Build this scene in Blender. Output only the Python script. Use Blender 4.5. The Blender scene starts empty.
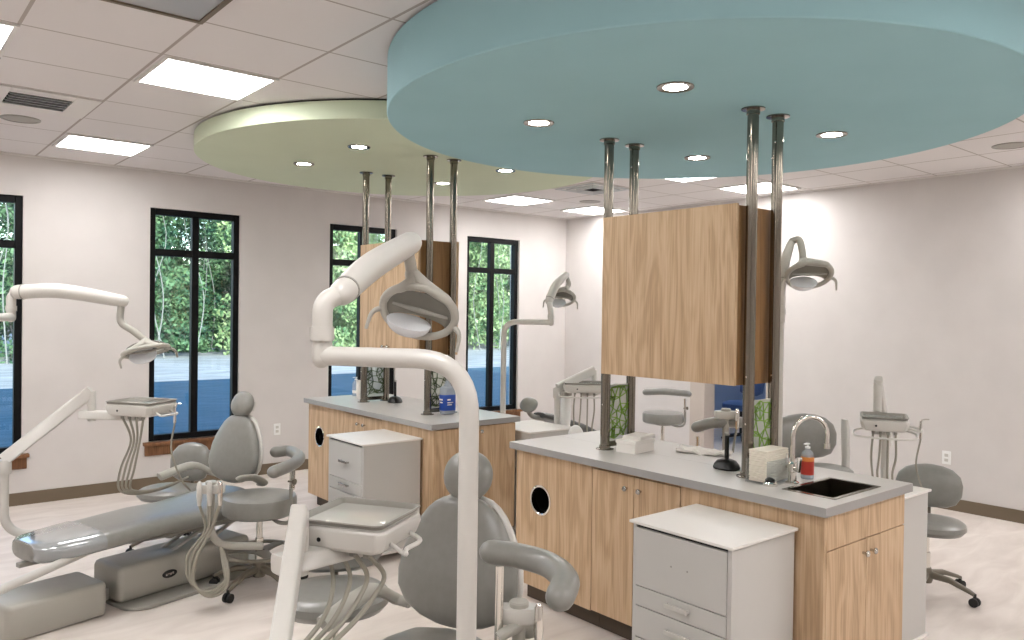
import bpy, bmesh, math, random
from mathutils import Vector, Matrix, Quaternion
random.seed(7)
sc = bpy.context.scene
COL = sc.collection
PI = math.pi
V = Vector

# ------------------------------------------------------------------ camera
CH, FPX = 1.675, 787.8
yaw, pit, rol = math.radians(39.884), math.radians(-0.615), math.radians(0.785)
fw = V((math.sin(yaw) * math.cos(pit), math.cos(yaw) * math.cos(pit), math.sin(pit)))
r0 = V((math.cos(yaw), -math.sin(yaw), 0)); u0 = r0.cross(fw)
rt = math.cos(rol) * r0 + math.sin(rol) * u0
up = -math.sin(rol) * r0 + math.cos(rol) * u0
cam = bpy.data.cameras.new('camera'); co = bpy.data.objects.new('camera', cam); COL.objects.link(co)
cam.sensor_width = 36; cam.lens = FPX / 1024 * 36; cam.clip_start = .05; cam.clip_end = 300
co.matrix_world = Matrix(((rt.x, up.x, -fw.x, 0), (rt.y, up.y, -fw.y, 0), (rt.z, up.z, -fw.z, CH), (0, 0, 0, 1)))
sc.camera = co
EYE = V((0, 0, CH))
def ray(px, py): return (px - 512) / FPX * rt - (py - 320) / FPX * up + fw
def at(px, py, d): return EYE + ray(px, py) * d                     # a point at depth d metres
def atz(px, py, z):
    v = ray(px, py); return EYE + v * ((z - CH) / v.z)               # a point on a level plane

# ------------------------------------------------------------------ materials
def s2l(c):
    c /= 255
    return c / 12.92 if c <= .04045 else ((c + .055) / 1.055) ** 2.4
def rgb(r, g, b): return (s2l(r), s2l(g), s2l(b), 1)
M = {}
def mat(name, col, rough=.5, metal=0, spec=.5, emis=None, es=0, coat=0):
    m = bpy.data.materials.new(name); m.use_nodes = True
    b = m.node_tree.nodes['Principled BSDF']
    b.inputs['Base Color'].default_value = col; b.inputs['Roughness'].default_value = rough
    b.inputs['Metallic'].default_value = metal; b.inputs['Specular IOR Level'].default_value = spec
    if coat: b.inputs['Coat Weight'].default_value = coat; b.inputs['Coat Roughness'].default_value = .08
    if emis: b.inputs['Emission Color'].default_value = emis; b.inputs['Emission Strength'].default_value = es
    M[name] = m
    return m
def nodes(m): return m.node_tree.nodes, m.node_tree.links, m.node_tree.nodes['Principled BSDF']
def speckle(m, c1, c2, scale=(1, 1, 1), detail=6, lo=.35, hi=.65, bump=0, dist=0, bscale=None):
    n, l, b = nodes(m)
    tc = n.new('ShaderNodeTexCoord'); mp = n.new('ShaderNodeMapping'); mp.inputs['Scale'].default_value = scale
    ns = n.new('ShaderNodeTexNoise'); ns.inputs['Scale'].default_value = 1; ns.inputs['Detail'].default_value = detail
    ns.inputs['Distortion'].default_value = dist
    cr = n.new('ShaderNodeValToRGB'); cr.color_ramp.elements[0].position = lo; cr.color_ramp.elements[1].position = hi
    cr.color_ramp.elements[0].color = c1; cr.color_ramp.elements[1].color = c2
    l.new(tc.outputs['Object'], mp.inputs[0]); l.new(mp.outputs[0], ns.inputs['Vector']); l.new(ns.outputs[0], cr.inputs[0]); l.new(cr.outputs[0], b.inputs['Base Color'])
    if bump:
        bp = n.new('ShaderNodeBump'); bp.inputs['Strength'].default_value = bump; bp.inputs['Distance'].default_value = .002
        l.new(ns.outputs[0], bp.inputs['Height']); l.new(bp.outputs[0], b.inputs['Normal'])
    return m

speckle(mat('wall_paint', rgb(212, 208, 206), .85, spec=.2), rgb(210, 205, 202), rgb(214, 209, 206), (3, 3, 3))
fl = speckle(mat('vinyl_floor', rgb(205, 196, 188), .42, spec=.35), rgb(208, 197, 189), rgb(229, 220, 213), (2.2, 7, 1), 9, .3, .7, 0, .8)
mat('base_taupe', rgb(112, 98, 80), .5)
speckle(mat('gypsum_teal', rgb(122, 180, 185), .75, spec=.25), rgb(157, 198, 206), rgb(160, 201, 209), (2, 2, 2))
speckle(mat('gypsum_green', rgb(182, 192, 142), .75, spec=.25), rgb(206, 216, 190), rgb(209, 219, 193), (2, 2, 2))
mat('black_frame', rgb(9, 9, 11), .5, spec=.2)
mat('black_plastic', rgb(14, 14, 15), .35)
mat('black_void', rgb(6, 6, 6), .7, spec=.1)
mat('laminate_grey', rgb(196, 192, 187), .3, spec=.55)
mat('edge_grey', rgb(156, 154, 152), .4)
mat('laminate_white', rgb(232, 228, 223), .35)
mat('cart_grey', rgb(196, 194, 190), .4)
mat('toe_kick', rgb(78, 66, 54), .6)
speckle(mat('vinyl_grey', rgb(132, 131, 126), .28, spec=.5), rgb(130, 129, 124), rgb(134, 133, 128), (30, 30, 30), 3)
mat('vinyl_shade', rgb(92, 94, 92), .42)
mat('plastic_cream', rgb(202, 199, 193), .28)
mat('plastic_grey', rgb(170, 167, 158), .38)
mat('plastic_mid', rgb(150, 148, 140), .45)
mat('toe_cover_gloss', rgb(150, 153, 154), .07, spec=.8, coat=1)
mat('hose_grey', rgb(148, 144, 132), .5)
mat('cast_taupe', rgb(112, 105, 92), .4)
mat('chrome', rgb(225, 222, 216), .1, metal=1)
mat('steel_pole', rgb(134, 128, 118), .16, metal=1)
mat('steel_sink', rgb(96, 88, 76), .35, metal=1)
mat('knob_nickel', rgb(190, 188, 184), .25, metal=1)
mat('reflector', rgb(150, 147, 138), .2, metal=.2)
mat('lamp_white', rgb(225, 228, 232), .18)
mat('tray_rim', rgb(138, 135, 128), .35)
mat('tray_inside', rgb(196, 194, 188), .14, spec=.8)
mat('rubber', rgb(30, 30, 30), .6)
mat('paper', rgb(238, 234, 228), .8, spec=.1)
mat('napkin', rgb(232, 224, 210), .85, spec=.1)
mat('lattice_green', rgb(108, 148, 42), .5)
mat('lattice_dark', rgb(62, 78, 40), .5)
mat('label_blue', rgb(30, 72, 160), .4)
mat('label_red', rgb(190, 62, 50), .4)
mat('orange_print', rgb(225, 140, 70), .4)
mat('white_plastic', rgb(240, 240, 238), .35)
mat('speaker_grille', rgb(172, 168, 162), .7)
mat('grille_grey', rgb(176, 178, 178), .3)
mat('vent_metal', rgb(200, 204, 206), .5)
mat('troffer_frame', rgb(225, 222, 218), .5)
mat('wall_daylight_blue', rgb(150, 172, 208), .85)  # bluish daylight of the room beyond, put into its wall colour
mat('casing', rgb(196, 184, 174), .6)
mat('teal_cloth', rgb(90, 180, 190), .7)
mat('blue_scrub', rgb(66, 92, 140), .7)
mat('roofing', rgb(120, 118, 115), .9)
mat('troffer_lens', rgb(255, 255, 255), .5, emis=(1, .985, .975, 1), es=25)
mat('down_lens', rgb(255, 255, 255), .5, emis=(1, .94, .87, 1), es=75)

# clear things: window pane, bottles, frosted lattice sheet
def clear(name, tint, gl=.06, rough=.02, diff=None):
    m = bpy.data.materials.new(name); m.use_nodes = True
    n, l = m.node_tree.nodes, m.node_tree.links
    n.clear()
    o = n.new('ShaderNodeOutputMaterial'); t = n.new('ShaderNodeBsdfTransparent'); t.inputs[0].default_value = tint
    g = n.new('ShaderNodeBsdfGlossy'); g.inputs['Roughness'].default_value = rough
    mx = n.new('ShaderNodeMixShader'); mx.inputs[0].default_value = gl
    l.new(t.outputs[0], mx.inputs[1]); l.new(g.outputs[0], mx.inputs[2]); last = mx
    if diff:
        d = n.new('ShaderNodeBsdfDiffuse'); d.inputs[0].default_value = diff[0]
        m2 = n.new('ShaderNodeMixShader'); m2.inputs[0].default_value = diff[1]
        l.new(mx.outputs[0], m2.inputs[1]); l.new(d.outputs[0], m2.inputs[2]); last = m2
    l.new(last.outputs[0], o.inputs[0]); M[name] = m
clear('pane_glass', (.9, .96, 1, 1))
clear('clear_plastic', (.93, .95, .96, 1), diff=(rgb(225, 225, 225), .08))
clear('clear_bottle', (.88, .93, .97, 1), diff=(rgb(215, 222, 230), .35))
clear('frosted_sheet', (.95, .97, .93, 1), diff=(rgb(214, 216, 206), .5))

def wood(name, c1, c2, c3):
    m = mat(name, c2, .5, spec=.3); n, l, b = nodes(m)
    tc = n.new('ShaderNodeTexCoord'); mp = n.new('ShaderNodeMapping'); mp.inputs['Scale'].default_value = (8, 8, .9)
    l.new(tc.outputs['Object'], mp.inputs[0])
    ns = n.new('ShaderNodeTexNoise'); ns.inputs['Scale'].default_value = 1.0; ns.inputs['Detail'].default_value = 3; ns.inputs['Distortion'].default_value = 1.0
    l.new(mp.outputs[0], ns.inputs['Vector'])
    mu = n.new('ShaderNodeMath'); mu.operation = 'MULTIPLY'; mu.inputs[1].default_value = 9
    si = n.new('ShaderNodeMath'); si.operation = 'SINE'
    l.new(ns.outputs[0], mu.inputs[0]); m3 = n.new('ShaderNodeMath'); m3.operation = 'MULTIPLY'; m3.inputs[1].default_value = PI
    l.new(mu.outputs[0], m3.inputs[0]); l.new(m3.outputs[0], si.inputs[0])
    mp2 = n.new('ShaderNodeMapping'); mp2.inputs['Scale'].default_value = (130, 130, 3.5); l.new(tc.outputs['Object'], mp2.inputs[0])
    n2 = n.new('ShaderNodeTexNoise'); n2.inputs['Scale'].default_value = 1; n2.inputs['Detail'].default_value = 4; l.new(mp2.outputs[0], n2.inputs['Vector'])
    mr = n.new('ShaderNodeMapRange'); mr.inputs[1].default_value = -1; mr.inputs[2].default_value = 1; mr.inputs[3].default_value = 0; mr.inputs[4].default_value = .3
    l.new(si.outputs[0], mr.inputs[0])
    ad = n.new('ShaderNodeMath'); ad.operation = 'MULTIPLY_ADD'; ad.inputs[1].default_value = .8; l.new(n2.outputs[0], ad.inputs[0]); l.new(mr.outputs[0], ad.inputs[2])
    cr = n.new('ShaderNodeValToRGB'); e = cr.color_ramp.elements
    e[0].position = .12; e[0].color = c1; e[1].position = 1.0; e[1].color = c3; k = e.new(.55); k.color = c2
    l.new(ad.outputs[0], cr.inputs[0]); l.new(cr.outputs[0], b.inputs['Base Color'])
    return m
wood('oak', rgb(158, 130, 100), rgb(197, 167, 134), rgb(217, 192, 161))
wood('oak_dark', rgb(120, 88, 56), rgb(146, 110, 72), rgb(160, 124, 84))
wood('sill_wood', rgb(92, 60, 38), rgb(124, 86, 58), rgb(146, 106, 74))

def ceil_mat():
    m = mat('ceiling_tile', rgb(226, 220, 216), .9, spec=.1); n, l, b = nodes(m)
    tc = n.new('ShaderNodeTexCoord'); sp = n.new('ShaderNodeSeparateXYZ'); l.new(tc.outputs['Object'], sp.inputs[0])
    def line(out, o, s, w):
        a = n.new('ShaderNodeMath'); a.operation = 'SUBTRACT'; a.inputs[1].default_value = o - w / 2; l.new(out, a.inputs[0])
        d = n.new('ShaderNodeMath'); d.operation = 'DIVIDE'; d.inputs[1].default_value = s; l.new(a.outputs[0], d.inputs[0])
        f = n.new('ShaderNodeMath'); f.operation = 'FLOORED_MODULO'; f.inputs[1].default_value = 1; l.new(d.outputs[0], f.inputs[0])
        c = n.new('ShaderNodeMath'); c.operation = 'LESS_THAN'; c.inputs[1].default_value = w / s; l.new(f.outputs[0], c.inputs[0])
        return c.outputs[0]
    a = line(sp.outputs['X'], .56, .605, .016); c = line(sp.outputs['Y'], 4.12, .585, .012)
    mx = n.new('ShaderNodeMath'); mx.operation = 'MAXIMUM'; l.new(a, mx.inputs[0]); l.new(c, mx.inputs[1])
    mc = n.new('ShaderNodeMix'); mc.data_type = 'RGBA'; l.new(mx.outputs[0], mc.inputs[0])
    mc.inputs[6].default_value = rgb(228, 224, 223); mc.inputs[7].default_value = rgb(180, 172, 166)
    l.new(mc.outputs[2], b.inputs['Base Color'])
ceil_mat()
speckle(mat('asphalt', rgb(80, 96, 116), .9, spec=.1), rgb(80, 112, 124), rgb(98, 126, 138), (1.5, 6, 1))
speckle(mat('gravel', rgb(190, 188, 182), .95, spec=.1), rgb(168, 166, 158), rgb(205, 203, 198), (.8, 3, 1))
speckle(mat('leaf_dark', rgb(60, 92, 52), .6, spec=.3), rgb(32, 74, 58), rgb(116, 152, 104), (1.6, 1.6, 1.6), 4)
speckle(mat('leaf_light', rgb(120, 150, 70), .6, spec=.3), rgb(72, 118, 76), rgb(176, 200, 140), (1.6, 1.6, 1.6), 4)
mat('bark_pale', rgb(140, 142, 134), .9)

# ------------------------------------------------------------------ mesh building
def catmull(pts, n=8):
    P = [V(p) for p in pts]
    if len(P) < 3: return P
    P = [2 * P[0] - P[1]] + P + [2 * P[-1] - P[-2]]
    out = []
    for i in range(1, len(P) - 2):
        for k in range(n):
            t = k / n
            out.append(.5 * (2 * P[i] + (P[i + 1] - P[i - 1]) * t + (2 * P[i - 1] - 5 * P[i] + 4 * P[i + 1] - P[i + 2]) * t * t + (3 * P[i] - P[i - 1] - 3 * P[i + 1] + P[i + 2]) * t ** 3))
    out.append(P[-2])
    return out
def round_path(pts, rad, n=6):
    P = [V(p) for p in pts]; out = [P[0]]
    for i in range(1, len(P) - 1):
        a, b, c = P[i - 1], P[i], P[i + 1]
        r = min(rad, (a - b).length * .48, (c - b).length * .48)
        p, q = b + (a - b).normalized() * r, b + (c - b).normalized() * r
        for k in range(n + 1):
            t = k / n; out.append((1 - t) ** 2 * p + 2 * t * (1 - t) * b + t * t * q)
    out.append(P[-1]); return out

class MB:
    def __init__(s): s.v = []; s.f = []
    def add(s, vs, fs):
        o = len(s.v); s.v += [V(v) for v in vs]; s.f += [tuple(i + o for i in f) for f in fs]; return s
    def box(s, x0, x1, y0, y1, z0, z1):
        vs = [(x, y, z) for z in (z0, z1) for y in (y0, y1) for x in (x0, x1)]
        return s.add(vs, [(0, 2, 3, 1), (4, 5, 7, 6), (0, 1, 5, 4), (2, 6, 7, 3), (0, 4, 6, 2), (1, 3, 7, 5)])
    def obox(s, c, ex, ey, ez):
        c, ex, ey, ez = V(c), V(ex), V(ey), V(ez)
        vs = [c + ex * a + ey * b + ez * d for d in (-1, 1) for b in (-1, 1) for a in (-1, 1)]
        return s.add(vs, [(0, 2, 3, 1), (4, 5, 7, 6), (0, 1, 5, 4), (2, 6, 7, 3), (0, 4, 6, 2), (1, 3, 7, 5)])
    def rings(s, R, closed_caps=True, loop=False):
        n = len(R[0]); vs = [p for r in R for p in r]; fs = []
        m = len(R)
        for i in range(m if loop else m - 1):
            j = (i + 1) % m
            for k in range(n):
                fs.append((i * n + k, i * n + (k + 1) % n, j * n + (k + 1) % n, j * n + k))
        if closed_caps and not loop:
            fs.append(tuple(reversed(range(n)))); fs.append(tuple((m - 1) * n + k for k in range(n)))
        return s.add(vs, fs)
    def tube(s, pts, r, seg=12, loop=False, flat=None, upv=None):
        P = [V(p) for p in pts]; n = len(P)
        rr = [r] * n if not hasattr(r, '__len__') else r
        T = []
        for i in range(n):
            a = P[(i - 1) % n] if (loop or i) else P[i]; b = P[(i + 1) % n] if (loop or i < n - 1) else P[i]
            T.append((b - a).normalized())
        up_ = V((0, 0, 1)) if abs(T[0].z) < .9 else V((1, 0, 0))
        nrm = (up_ - T[0] * up_.dot(T[0])).normalized(); R = []
        for i in range(n):
            if upv is not None: nrm = V(upv)
            nrm = (nrm - T[i] * nrm.dot(T[i])).normalized(); bn = T[i].cross(nrm)
            R.append([P[i] + (nrm * math.sin(2 * PI * k / seg) * (flat or 1) + bn * math.cos(2 * PI * k / seg)) * rr[i] for k in range(seg)])
        return s.rings(R, True, loop)
    def pad(s, pts, r, seg=14, flat=1, upv=None):                       # tube with rounded ends
        P = [V(p) for p in pts]; rr = [r] * len(P) if not hasattr(r, '__len__') else list(r)
        a, b = (P[0] - P[1]).normalized(), (P[-1] - P[-2]).normalized()
        pre = [(P[0] + a * rr[0] * math.sin(t), rr[0] * math.cos(t)) for t in (1.5, 1.2, .8, .4)]
        post = [(P[-1] + b * rr[-1] * math.sin(t), rr[-1] * math.cos(t)) for t in (.4, .8, 1.2, 1.5)]
        return s.tube([p for p, _ in pre] + P + [p for p, _ in post], [q for _, q in pre] + rr + [q for _, q in post], seg, flat=flat, upv=upv)
    def cyl(s, a, b, r, seg=20, r2=None): return s.tube([a, b], [r, r if r2 is None else r2], seg)
    def lathe(s, prof, c=(0, 0, 0), seg=28, ax=(0, 0, 1)):
        ax = V(ax).normalized(); q = V((0, 0, 1)).rotation_difference(ax); c = V(c)
        R = [[c + q @ V((max(r, 1e-5) * math.cos(2 * PI * k / seg), max(r, 1e-5) * math.sin(2 * PI * k / seg), z)) for k in range(seg)] for r, z in prof]
        lp = prof[0][0] > .01 and prof[-1][0] > .01 and abs(prof[0][0] - prof[-1][0]) < .01 and len(prof) > 2
        return s.rings(R, loop=lp)
    def loft(s, secs, e=2.6, seg=28):
        R = []
        for c, u, w in secs:
            c, u, w = V(c), V(u), V(w); ring = []
            for k in range(seg):
                t = 2 * PI * k / seg; ct, st = math.cos(t), math.sin(t)
                ring.append(c + u * math.copysign(abs(ct) ** (2 / e), ct) + w * math.copysign(abs(st) ** (2 / e), st))
            R.append(ring)
        return s.rings(R)
    def ell(s, c, ex, ey, ez, seg=24, n=12, e=2.0):
        c, ex, ey, ez = V(c), V(ex), V(ey), V(ez); secs = []
        for i in range(n + 1):
            t = -PI / 2 + PI * i / n; k = max(abs(math.cos(t)) ** (2 / e), 1e-3); z = math.copysign(abs(math.sin(t)) ** (2 / e), t)
            secs.append((c + ez * z, ex * k, ey * k))
        return s.loft(secs, e, seg)
    def rslab(s, x0, x1, y0, y1, z0, z1, rad=.02, ez=.008, n=5):          # slab with rounded corners in plan and eased edges
        def ring(i, z):
            o = []
            for cx, cy, a0 in ((x1, y1, 0), (x0, y1, 1), (x0, y0, 2), (x1, y0, 3)):
                sx, sy = (1 if cx == x1 else -1), (1 if cy == y1 else -1); rc = max(rad, i + .0005)
                for k in range(n + 1):
                    t = (a0 + k / n) * PI / 2
                    o.append(V((cx - sx * rc + (rc - i) * math.cos(t), cy - sy * rc + (rc - i) * math.sin(t), z)))
            return o
        return s.rings([ring(ez, z0), ring(ez * .3, z0 + ez * .3), ring(0, z0 + ez), ring(0, z1 - ez), ring(ez * .3, z1 - ez * .3), ring(ez, z1)])
    def build(s, name, m, parent=None, off=(0, 0, 0), bevel=0, ang=38):
        off = V(off); me = bpy.data.meshes.new(name); me.from_pydata([v - off for v in s.v], [], s.f)
        bm = bmesh.new(); bm.from_mesh(me); bmesh.ops.recalc_face_normals(bm, faces=bm.faces)
        for f in bm.faces: f.smooth = True
        for e in bm.edges: e.smooth = len(e.link_faces) == 2 and e.calc_face_angle(0) < math.radians(ang)
        bm.to_mesh(me); bm.free(); me.materials.append(M[m])
        o = bpy.data.objects.new(name, me); COL.objects.link(o)
        if parent is not None: o.parent = parent
        else: o.location = off
        if bevel:
            b = o.modifiers.new('bevel', 'BEVEL'); b.width = bevel; b.segments = 2; b.limit_method = 'ANGLE'; b.angle_limit = math.radians(40)
        return o

def tag(o, label, cat, group=None, kind=None):
    o['label'] = label; o['category'] = cat
    if group: o['group'] = group
    if kind: o['kind'] = kind
    return o
def thing(name, label, cat, loc=(0, 0, 0), rz=0, group=None):
    o = bpy.data.objects.new(name, None); COL.objects.link(o); o.empty_display_size = .1
    o.location = loc; o.rotation_euler = (0, 0, rz); return tag(o, label, cat, group)
def dup(root, loc, rz=None, label=None, group=None, scale=None):
    r = root.copy(); COL.objects.link(r); r.location = loc
    if rz is not None: r.rotation_euler = (0, 0, rz)
    if scale: r.scale = scale
    if label: r['label'] = label
    if group: r['group'] = group
    for ch in list(root.children):
        c = ch.copy(); COL.objects.link(c); c.parent = r
        for g in list(ch.children):
            d = g.copy(); COL.objects.link(d); d.parent = c
    return r
def struct(name, mb, m, parent=None, **k):
    o = mb.build(name, m, parent, **k)
    if parent is None: o['kind'] = 'structure'
    return o

# ------------------------------------------------------------------ room shell
XR, YW, H = 7.34, 7.67, 2.925
XL, YB = -2.6, -3.2
struct('floor', MB().box(XL - .3, XR + 4.2, YB - .3, YW + .15, -.1, 0), 'vinyl_floor')
struct('ceiling', MB().box(XL - .3, XR + .15, YB - .3, YW + .15, H, H + .12), 'ceiling_tile')
struct('roof', MB().box(XL - .6, XR + 4.5, YB - .6, YW + .5, 3.6, 4.3), 'roofing')
WINS = [(.262, 1.082), (2.080, 2.915), (3.875, 4.700), (5.690, 6.520)]
WZ0, WZ1 = .43, 2.585
w = MB(); xs = [XL - .3] + [a for q in WINS for a in q] + [XR + .15]
for i in range(0, len(xs), 2): w.box(xs[i], xs[i + 1], YW, YW + .18, 0, 3.6)
for a, b in WINS: w.box(a, b, YW, YW + .18, 0, WZ0); w.box(a, b, YW, YW + .18, WZ1, 3.6)
struct('wall_left', w, 'wall_paint')
D0, D1 = 4.60, 5.385                                                     # doorway in the right wall
w = MB().box(XR, XR + .15, D1, YW, 0, 3.6).box(XR, XR + .15, YB - .3, D0, 0, 3.6).box(XR, XR + .15, D0, D1, 2.1, 3.6)
struct('wall_right', w, 'wall_paint')
struct('wall_front', MB().box(XL - .3, XR + .15, YB - .3, YB, 0, 3.6), 'wall_paint')
struct('wall_back', MB().box(XL - .3, XL, YB, YW, 0, 3.6), 'wall_paint')
struct('baseboard_left', MB().box(XL, XR - .012, YW - .012, YW, 0, .105), 'base_taupe')
struct('baseboard_right', MB().box(XR - .012, XR, YB, D0 - .09, 0, .105).box(XR - .012, XR, D1 + .2, YW - .012, 0, .105), 'base_taupe')
struct('trim_1', MB().box(XR - .02, XR + .17, D0 - .08, D0 + .006, 0, 2.18).box(XR - .02, XR + .17, D1 - .006, D1 + .19, 0, 2.18).box(XR - .02, XR + .17, D0 + .006, D1 - .006, 2.094, 2.18), 'casing')
# wall angle where ceiling meets walls
struct('trim_2', MB().box(XL, XR - .02, YW - .02, YW, H - .012, H).box(XR - .02, XR, YB, YW, H - .012, H), 'troffer_frame')
# the room through the doorway
struct('wall_beyond', MB().box(XR + 3.6, XR + 3.75, 1.5, 7.2, 0, 2.93).box(XR + .15, XR + .5, 7.2, 7.35, 0, 2.93).box(XR + 3.3, XR + 3.75, 7.2, 7.35, 0, 2.93).box(XR + .5, XR + 3.3, 7.2, 7.35, 0, 1.1).box(XR + .5, XR + 3.3, 7.2, 7.35, 2.6, 2.93).box(XR + .15, XR + 3.75, 1.35, 1.5, 0, 2.93), 'wall_daylight_blue')
struct('ceiling_beyond', MB().box(XR + .15, XR + 3.75, 1.35, 7.35, 2.93, 3.05), 'ceiling_tile')
struct('baseboard_beyond', MB().box(XR + 3.585, XR + 3.6, 1.5, 7.185, 0, .12).box(XR + .17, XR + 3.6, 7.185, 7.2, 0, .12), 'black_plastic')

for i, (a, b) in enumerate(WINS):
    t = bpy.data.objects.new('window_%d' % (i + 1), None); COL.objects.link(t); t['kind'] = 'structure'; t.location = (a, YW, WZ0)
    y0, y1 = YW + .03, YW + .10; f = MB(); c = (a + b) / 2; zb = 2.18
    o = (a, YW, WZ0)
    f.box(a, a + .055, y0, y1, WZ0, WZ1).box(b - .055, b, y0, y1, WZ0, WZ1).box(a + .055, b - .055, y0, y1, WZ0, WZ0 + .055).box(a + .055, b - .055, y0, y1, WZ1 - .06, WZ1)
    f.box(c - .032, c + .032, y0 + .002, y1 - .002, WZ0 + .055, WZ1 - .06)
    f.box(a + .055, c - .032, y0 + .002, y1 - .002, zb - .032, zb + .032).box(c + .032, b - .055, y0 + .002, y1 - .002, zb - .032, zb + .032)
    f.build('window_frame', 'black_frame', t, o, .004)
    for (p, q) in ((a + .055, c - .032), (c + .032, b - .055)):
        for (z0, z1) in ((WZ0 + .055, zb - .032), (zb + .032, WZ1 - .06)):
            MB().box(p, q, YW + .068, YW + .072, z0, z1).build('pane', 'pane_glass', t, o)
    MB().box(a - .05, b + .05, YW - .055, YW + .03, WZ0 - .03, WZ0 + .0).box(a - .035, b + .035, YW - .022, YW, WZ0 - .125, WZ0 - .03).build('window_sill', 'sill_wood', t, o, .004)

# ------------------------------------------------------------------ ceiling discs
BC, GC = (3.33, 2.575), (3.33, 5.31)
def disc(name, label, c, r, z, m):
    t = thing(name, label, 'ceiling soffit', (c[0], c[1], z))
    MB().lathe([(0, z), (r - .004, z), (r, z + .004), (r, H - .015), (0, H - .015)], (c[0], c[1], 0), 128).build('soffit_drum', m, t, (c[0], c[1], z), ang=30)
    MB().lathe([(r - .03, H - .015), (r - .03, H)], (c[0], c[1], 0), 96).build('shadow_gap', 'black_plastic', t, (c[0], c[1], z))
disc('ceiling_soffit', 'big round teal blue dropped ceiling disc above the nearer island', BC, 1.55, 2.64, 'gypsum_teal')
disc('ceiling_soffit', 'round sage green dropped ceiling disc above the island by the windows', GC, 1.55, 2.80, 'gypsum_green')

def downlight(x, y, z, label, group):
    t = thing('downlight', label, 'downlight', (x, y, z), 0, group); o = (x, y, z)
    MB().lathe([(.052, -.004), (.078, -.006), (.080, -.001), (.052, -.001)], o, 32).build('trim_ring', 'steel_pole', t, o)
    MB().lathe([(0, -.003), (.052, -.003), (.052, -.001), (0, -.001)], o, 32).build('lens', 'down_lens', t, o)
    return t
names = {(-1, -1): 'nearest the viewer', (-1, 1): 'left of the hanging cabinet', (1, 1): 'over the far side of the counter', (1, -1): 'to the right of the steel posts'}
d0 = None
for (cx, cy), z, zz, g, grp in ((BC, 2.64, 'teal', 'teal ceiling disc', 'downlights in the teal disc'), (GC, 2.80, 'green', 'green ceiling disc', 'downlights in the green disc')):
    for sx in (-1, 1):
        for sy in (-1, 1):
            if g.startswith('teal'):
                lab = 'round recessed downlight in the teal disc, ' + names[(sx, sy)]
            else:
                lab = 'small round recessed downlight in the green disc, ' + {(-1, -1): 'the second from the left', (-1, 1): 'leftmost of its four', (1, 1): 'between the right pair of steel posts', (1, -1): 'rightmost, by the teal disc edge'}[(sx, sy)]
            p = (cx + sx * .655, cy + sy * .435, z)
            if d0 is None: d0 = downlight(*p, lab, grp)
            else: dup(d0, p, None, lab, grp)

def cell(ix, iy): return .56 + .605 * ix, 4.12 + .585 * iy                # lower corner of a ceiling grid cell
tro = None
def troffer(ix, iy, label):
    global tro
    x, y = cell(ix, iy); p = (x + (.21 if (ix, iy) == (10, 0) else .312), y + .29, H)
    if tro is None:
        t = thing('ceiling_light', label, 'ceiling light', p, 0, 'square light panels in the ceiling grid'); tro = t; o = (0, 0, 0)
        a, b, e = .296, .286, .022
        MB().box(-a, a, -b, -b + e, -.012, -.001).box(-a, a, b - e, b, -.012, -.001).box(-a, -a + e, -b + e, b - e, -.012, -.001).box(a - e, a, -b + e, b - e, -.012, -.001).build('frame', 'troffer_frame', t, o)
        MB().box(-a + e, a - e, -b + e, b - e, -.007, -.003).build('diffuser', 'troffer_lens', t, o)
    else: dup(tro, p, None, label)
troffer(1, 0, 'bright square ceiling light panel left of the green disc, nearest the viewer')
troffer(1, 4, 'bright square ceiling light panel just above the second window from the left')
troffer(-1, 0, 'ceiling light panel cut by the left edge of the picture')
troffer(8, 4, 'ceiling light panel above the rightmost window, beyond the green disc')
troffer(10, 4, 'ceiling light panel in the far corner, behind the left steel posts')
troffer(10, 0, 'bright ceiling light panel by the right wall behind the right steel posts')
troffer(8, 0, 'ceiling light panel half hidden behind the far rim of the teal disc')
for i, j in ((-1, -6), (3, -8), (7, -8), (10, -5), (-3, 4), (-3, -1), (-3, -6), (1, -10), (5, -10), (9, -10)):  # unseen panels added to raise and even out the room light
    troffer(i, j, 'added square ceiling light panel, unseen, in the part of the room behind the viewer')

dup(tro, (XR + 1.6, 5.2, 2.93), None, 'added unseen ceiling light panel in the room beyond the doorway')  # unseen panel added to brighten the room beyond
x, y = cell(0, 2)
t = thing('air_vent', 'supply air vent with bluish louvres at the left edge of the ceiling', 'air vent', (x + .3, y + .29, H)); o = (x + .3, y + .29, H)
MB().box(x + .01, x + .13, y + .01, y + .57, H - .012, H - .001).box(x + .46, x + .595, y + .01, y + .57, H - .012, H - .001).box(x + .13, x + .46, y + .01, y + .12, H - .012, H - .001).box(x + .13, x + .46, y + .45, y + .57, H - .012, H - .001).build('face_plate', 'troffer_frame', t, o, .003)
MB().box(x + .13, x + .46, y + .12, y + .45, H - .003, H - .001).build('backing', 'black_void', t, o)
for k in range(5):
    yy = y + .15 + k * .066
    MB().obox((x + .295, yy, H - .012), (.16, 0, 0), (0, .022, .009), (0, -.0008, .002)).build('louvre', 'vent_metal', t, o)
x, y = cell(8, 2)
t = thing('ceiling_diffuser', 'square stepped air diffuser between the green disc and the left steel posts', 'air vent', (x + .3, y + .29, H)); o = (x + .3, y + .29, H)
cx, cy = o[0], o[1]
MB().box(cx - .29, cx + .29, cy - .28, cy + .28, H - .006, H - .001).build('face_plate', 'troffer_frame', t, o)
for a, zz in ((.27, .014), (.19, .018), (.12, .022)):
    b = a - .03
    MB().box(cx - a, cx + a, cy - a, cy - b, H - zz, H - .006).box(cx - a, cx + a, cy + b, cy + a, H - zz, H - .006).box(cx - a, cx - b, cy - b, cy + b, H - zz, H - .006).box(cx + b, cx + a, cy - b, cy + b, H - zz, H - .006).build('diffuser_ring', 'vent_metal', t, o, .003)
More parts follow.
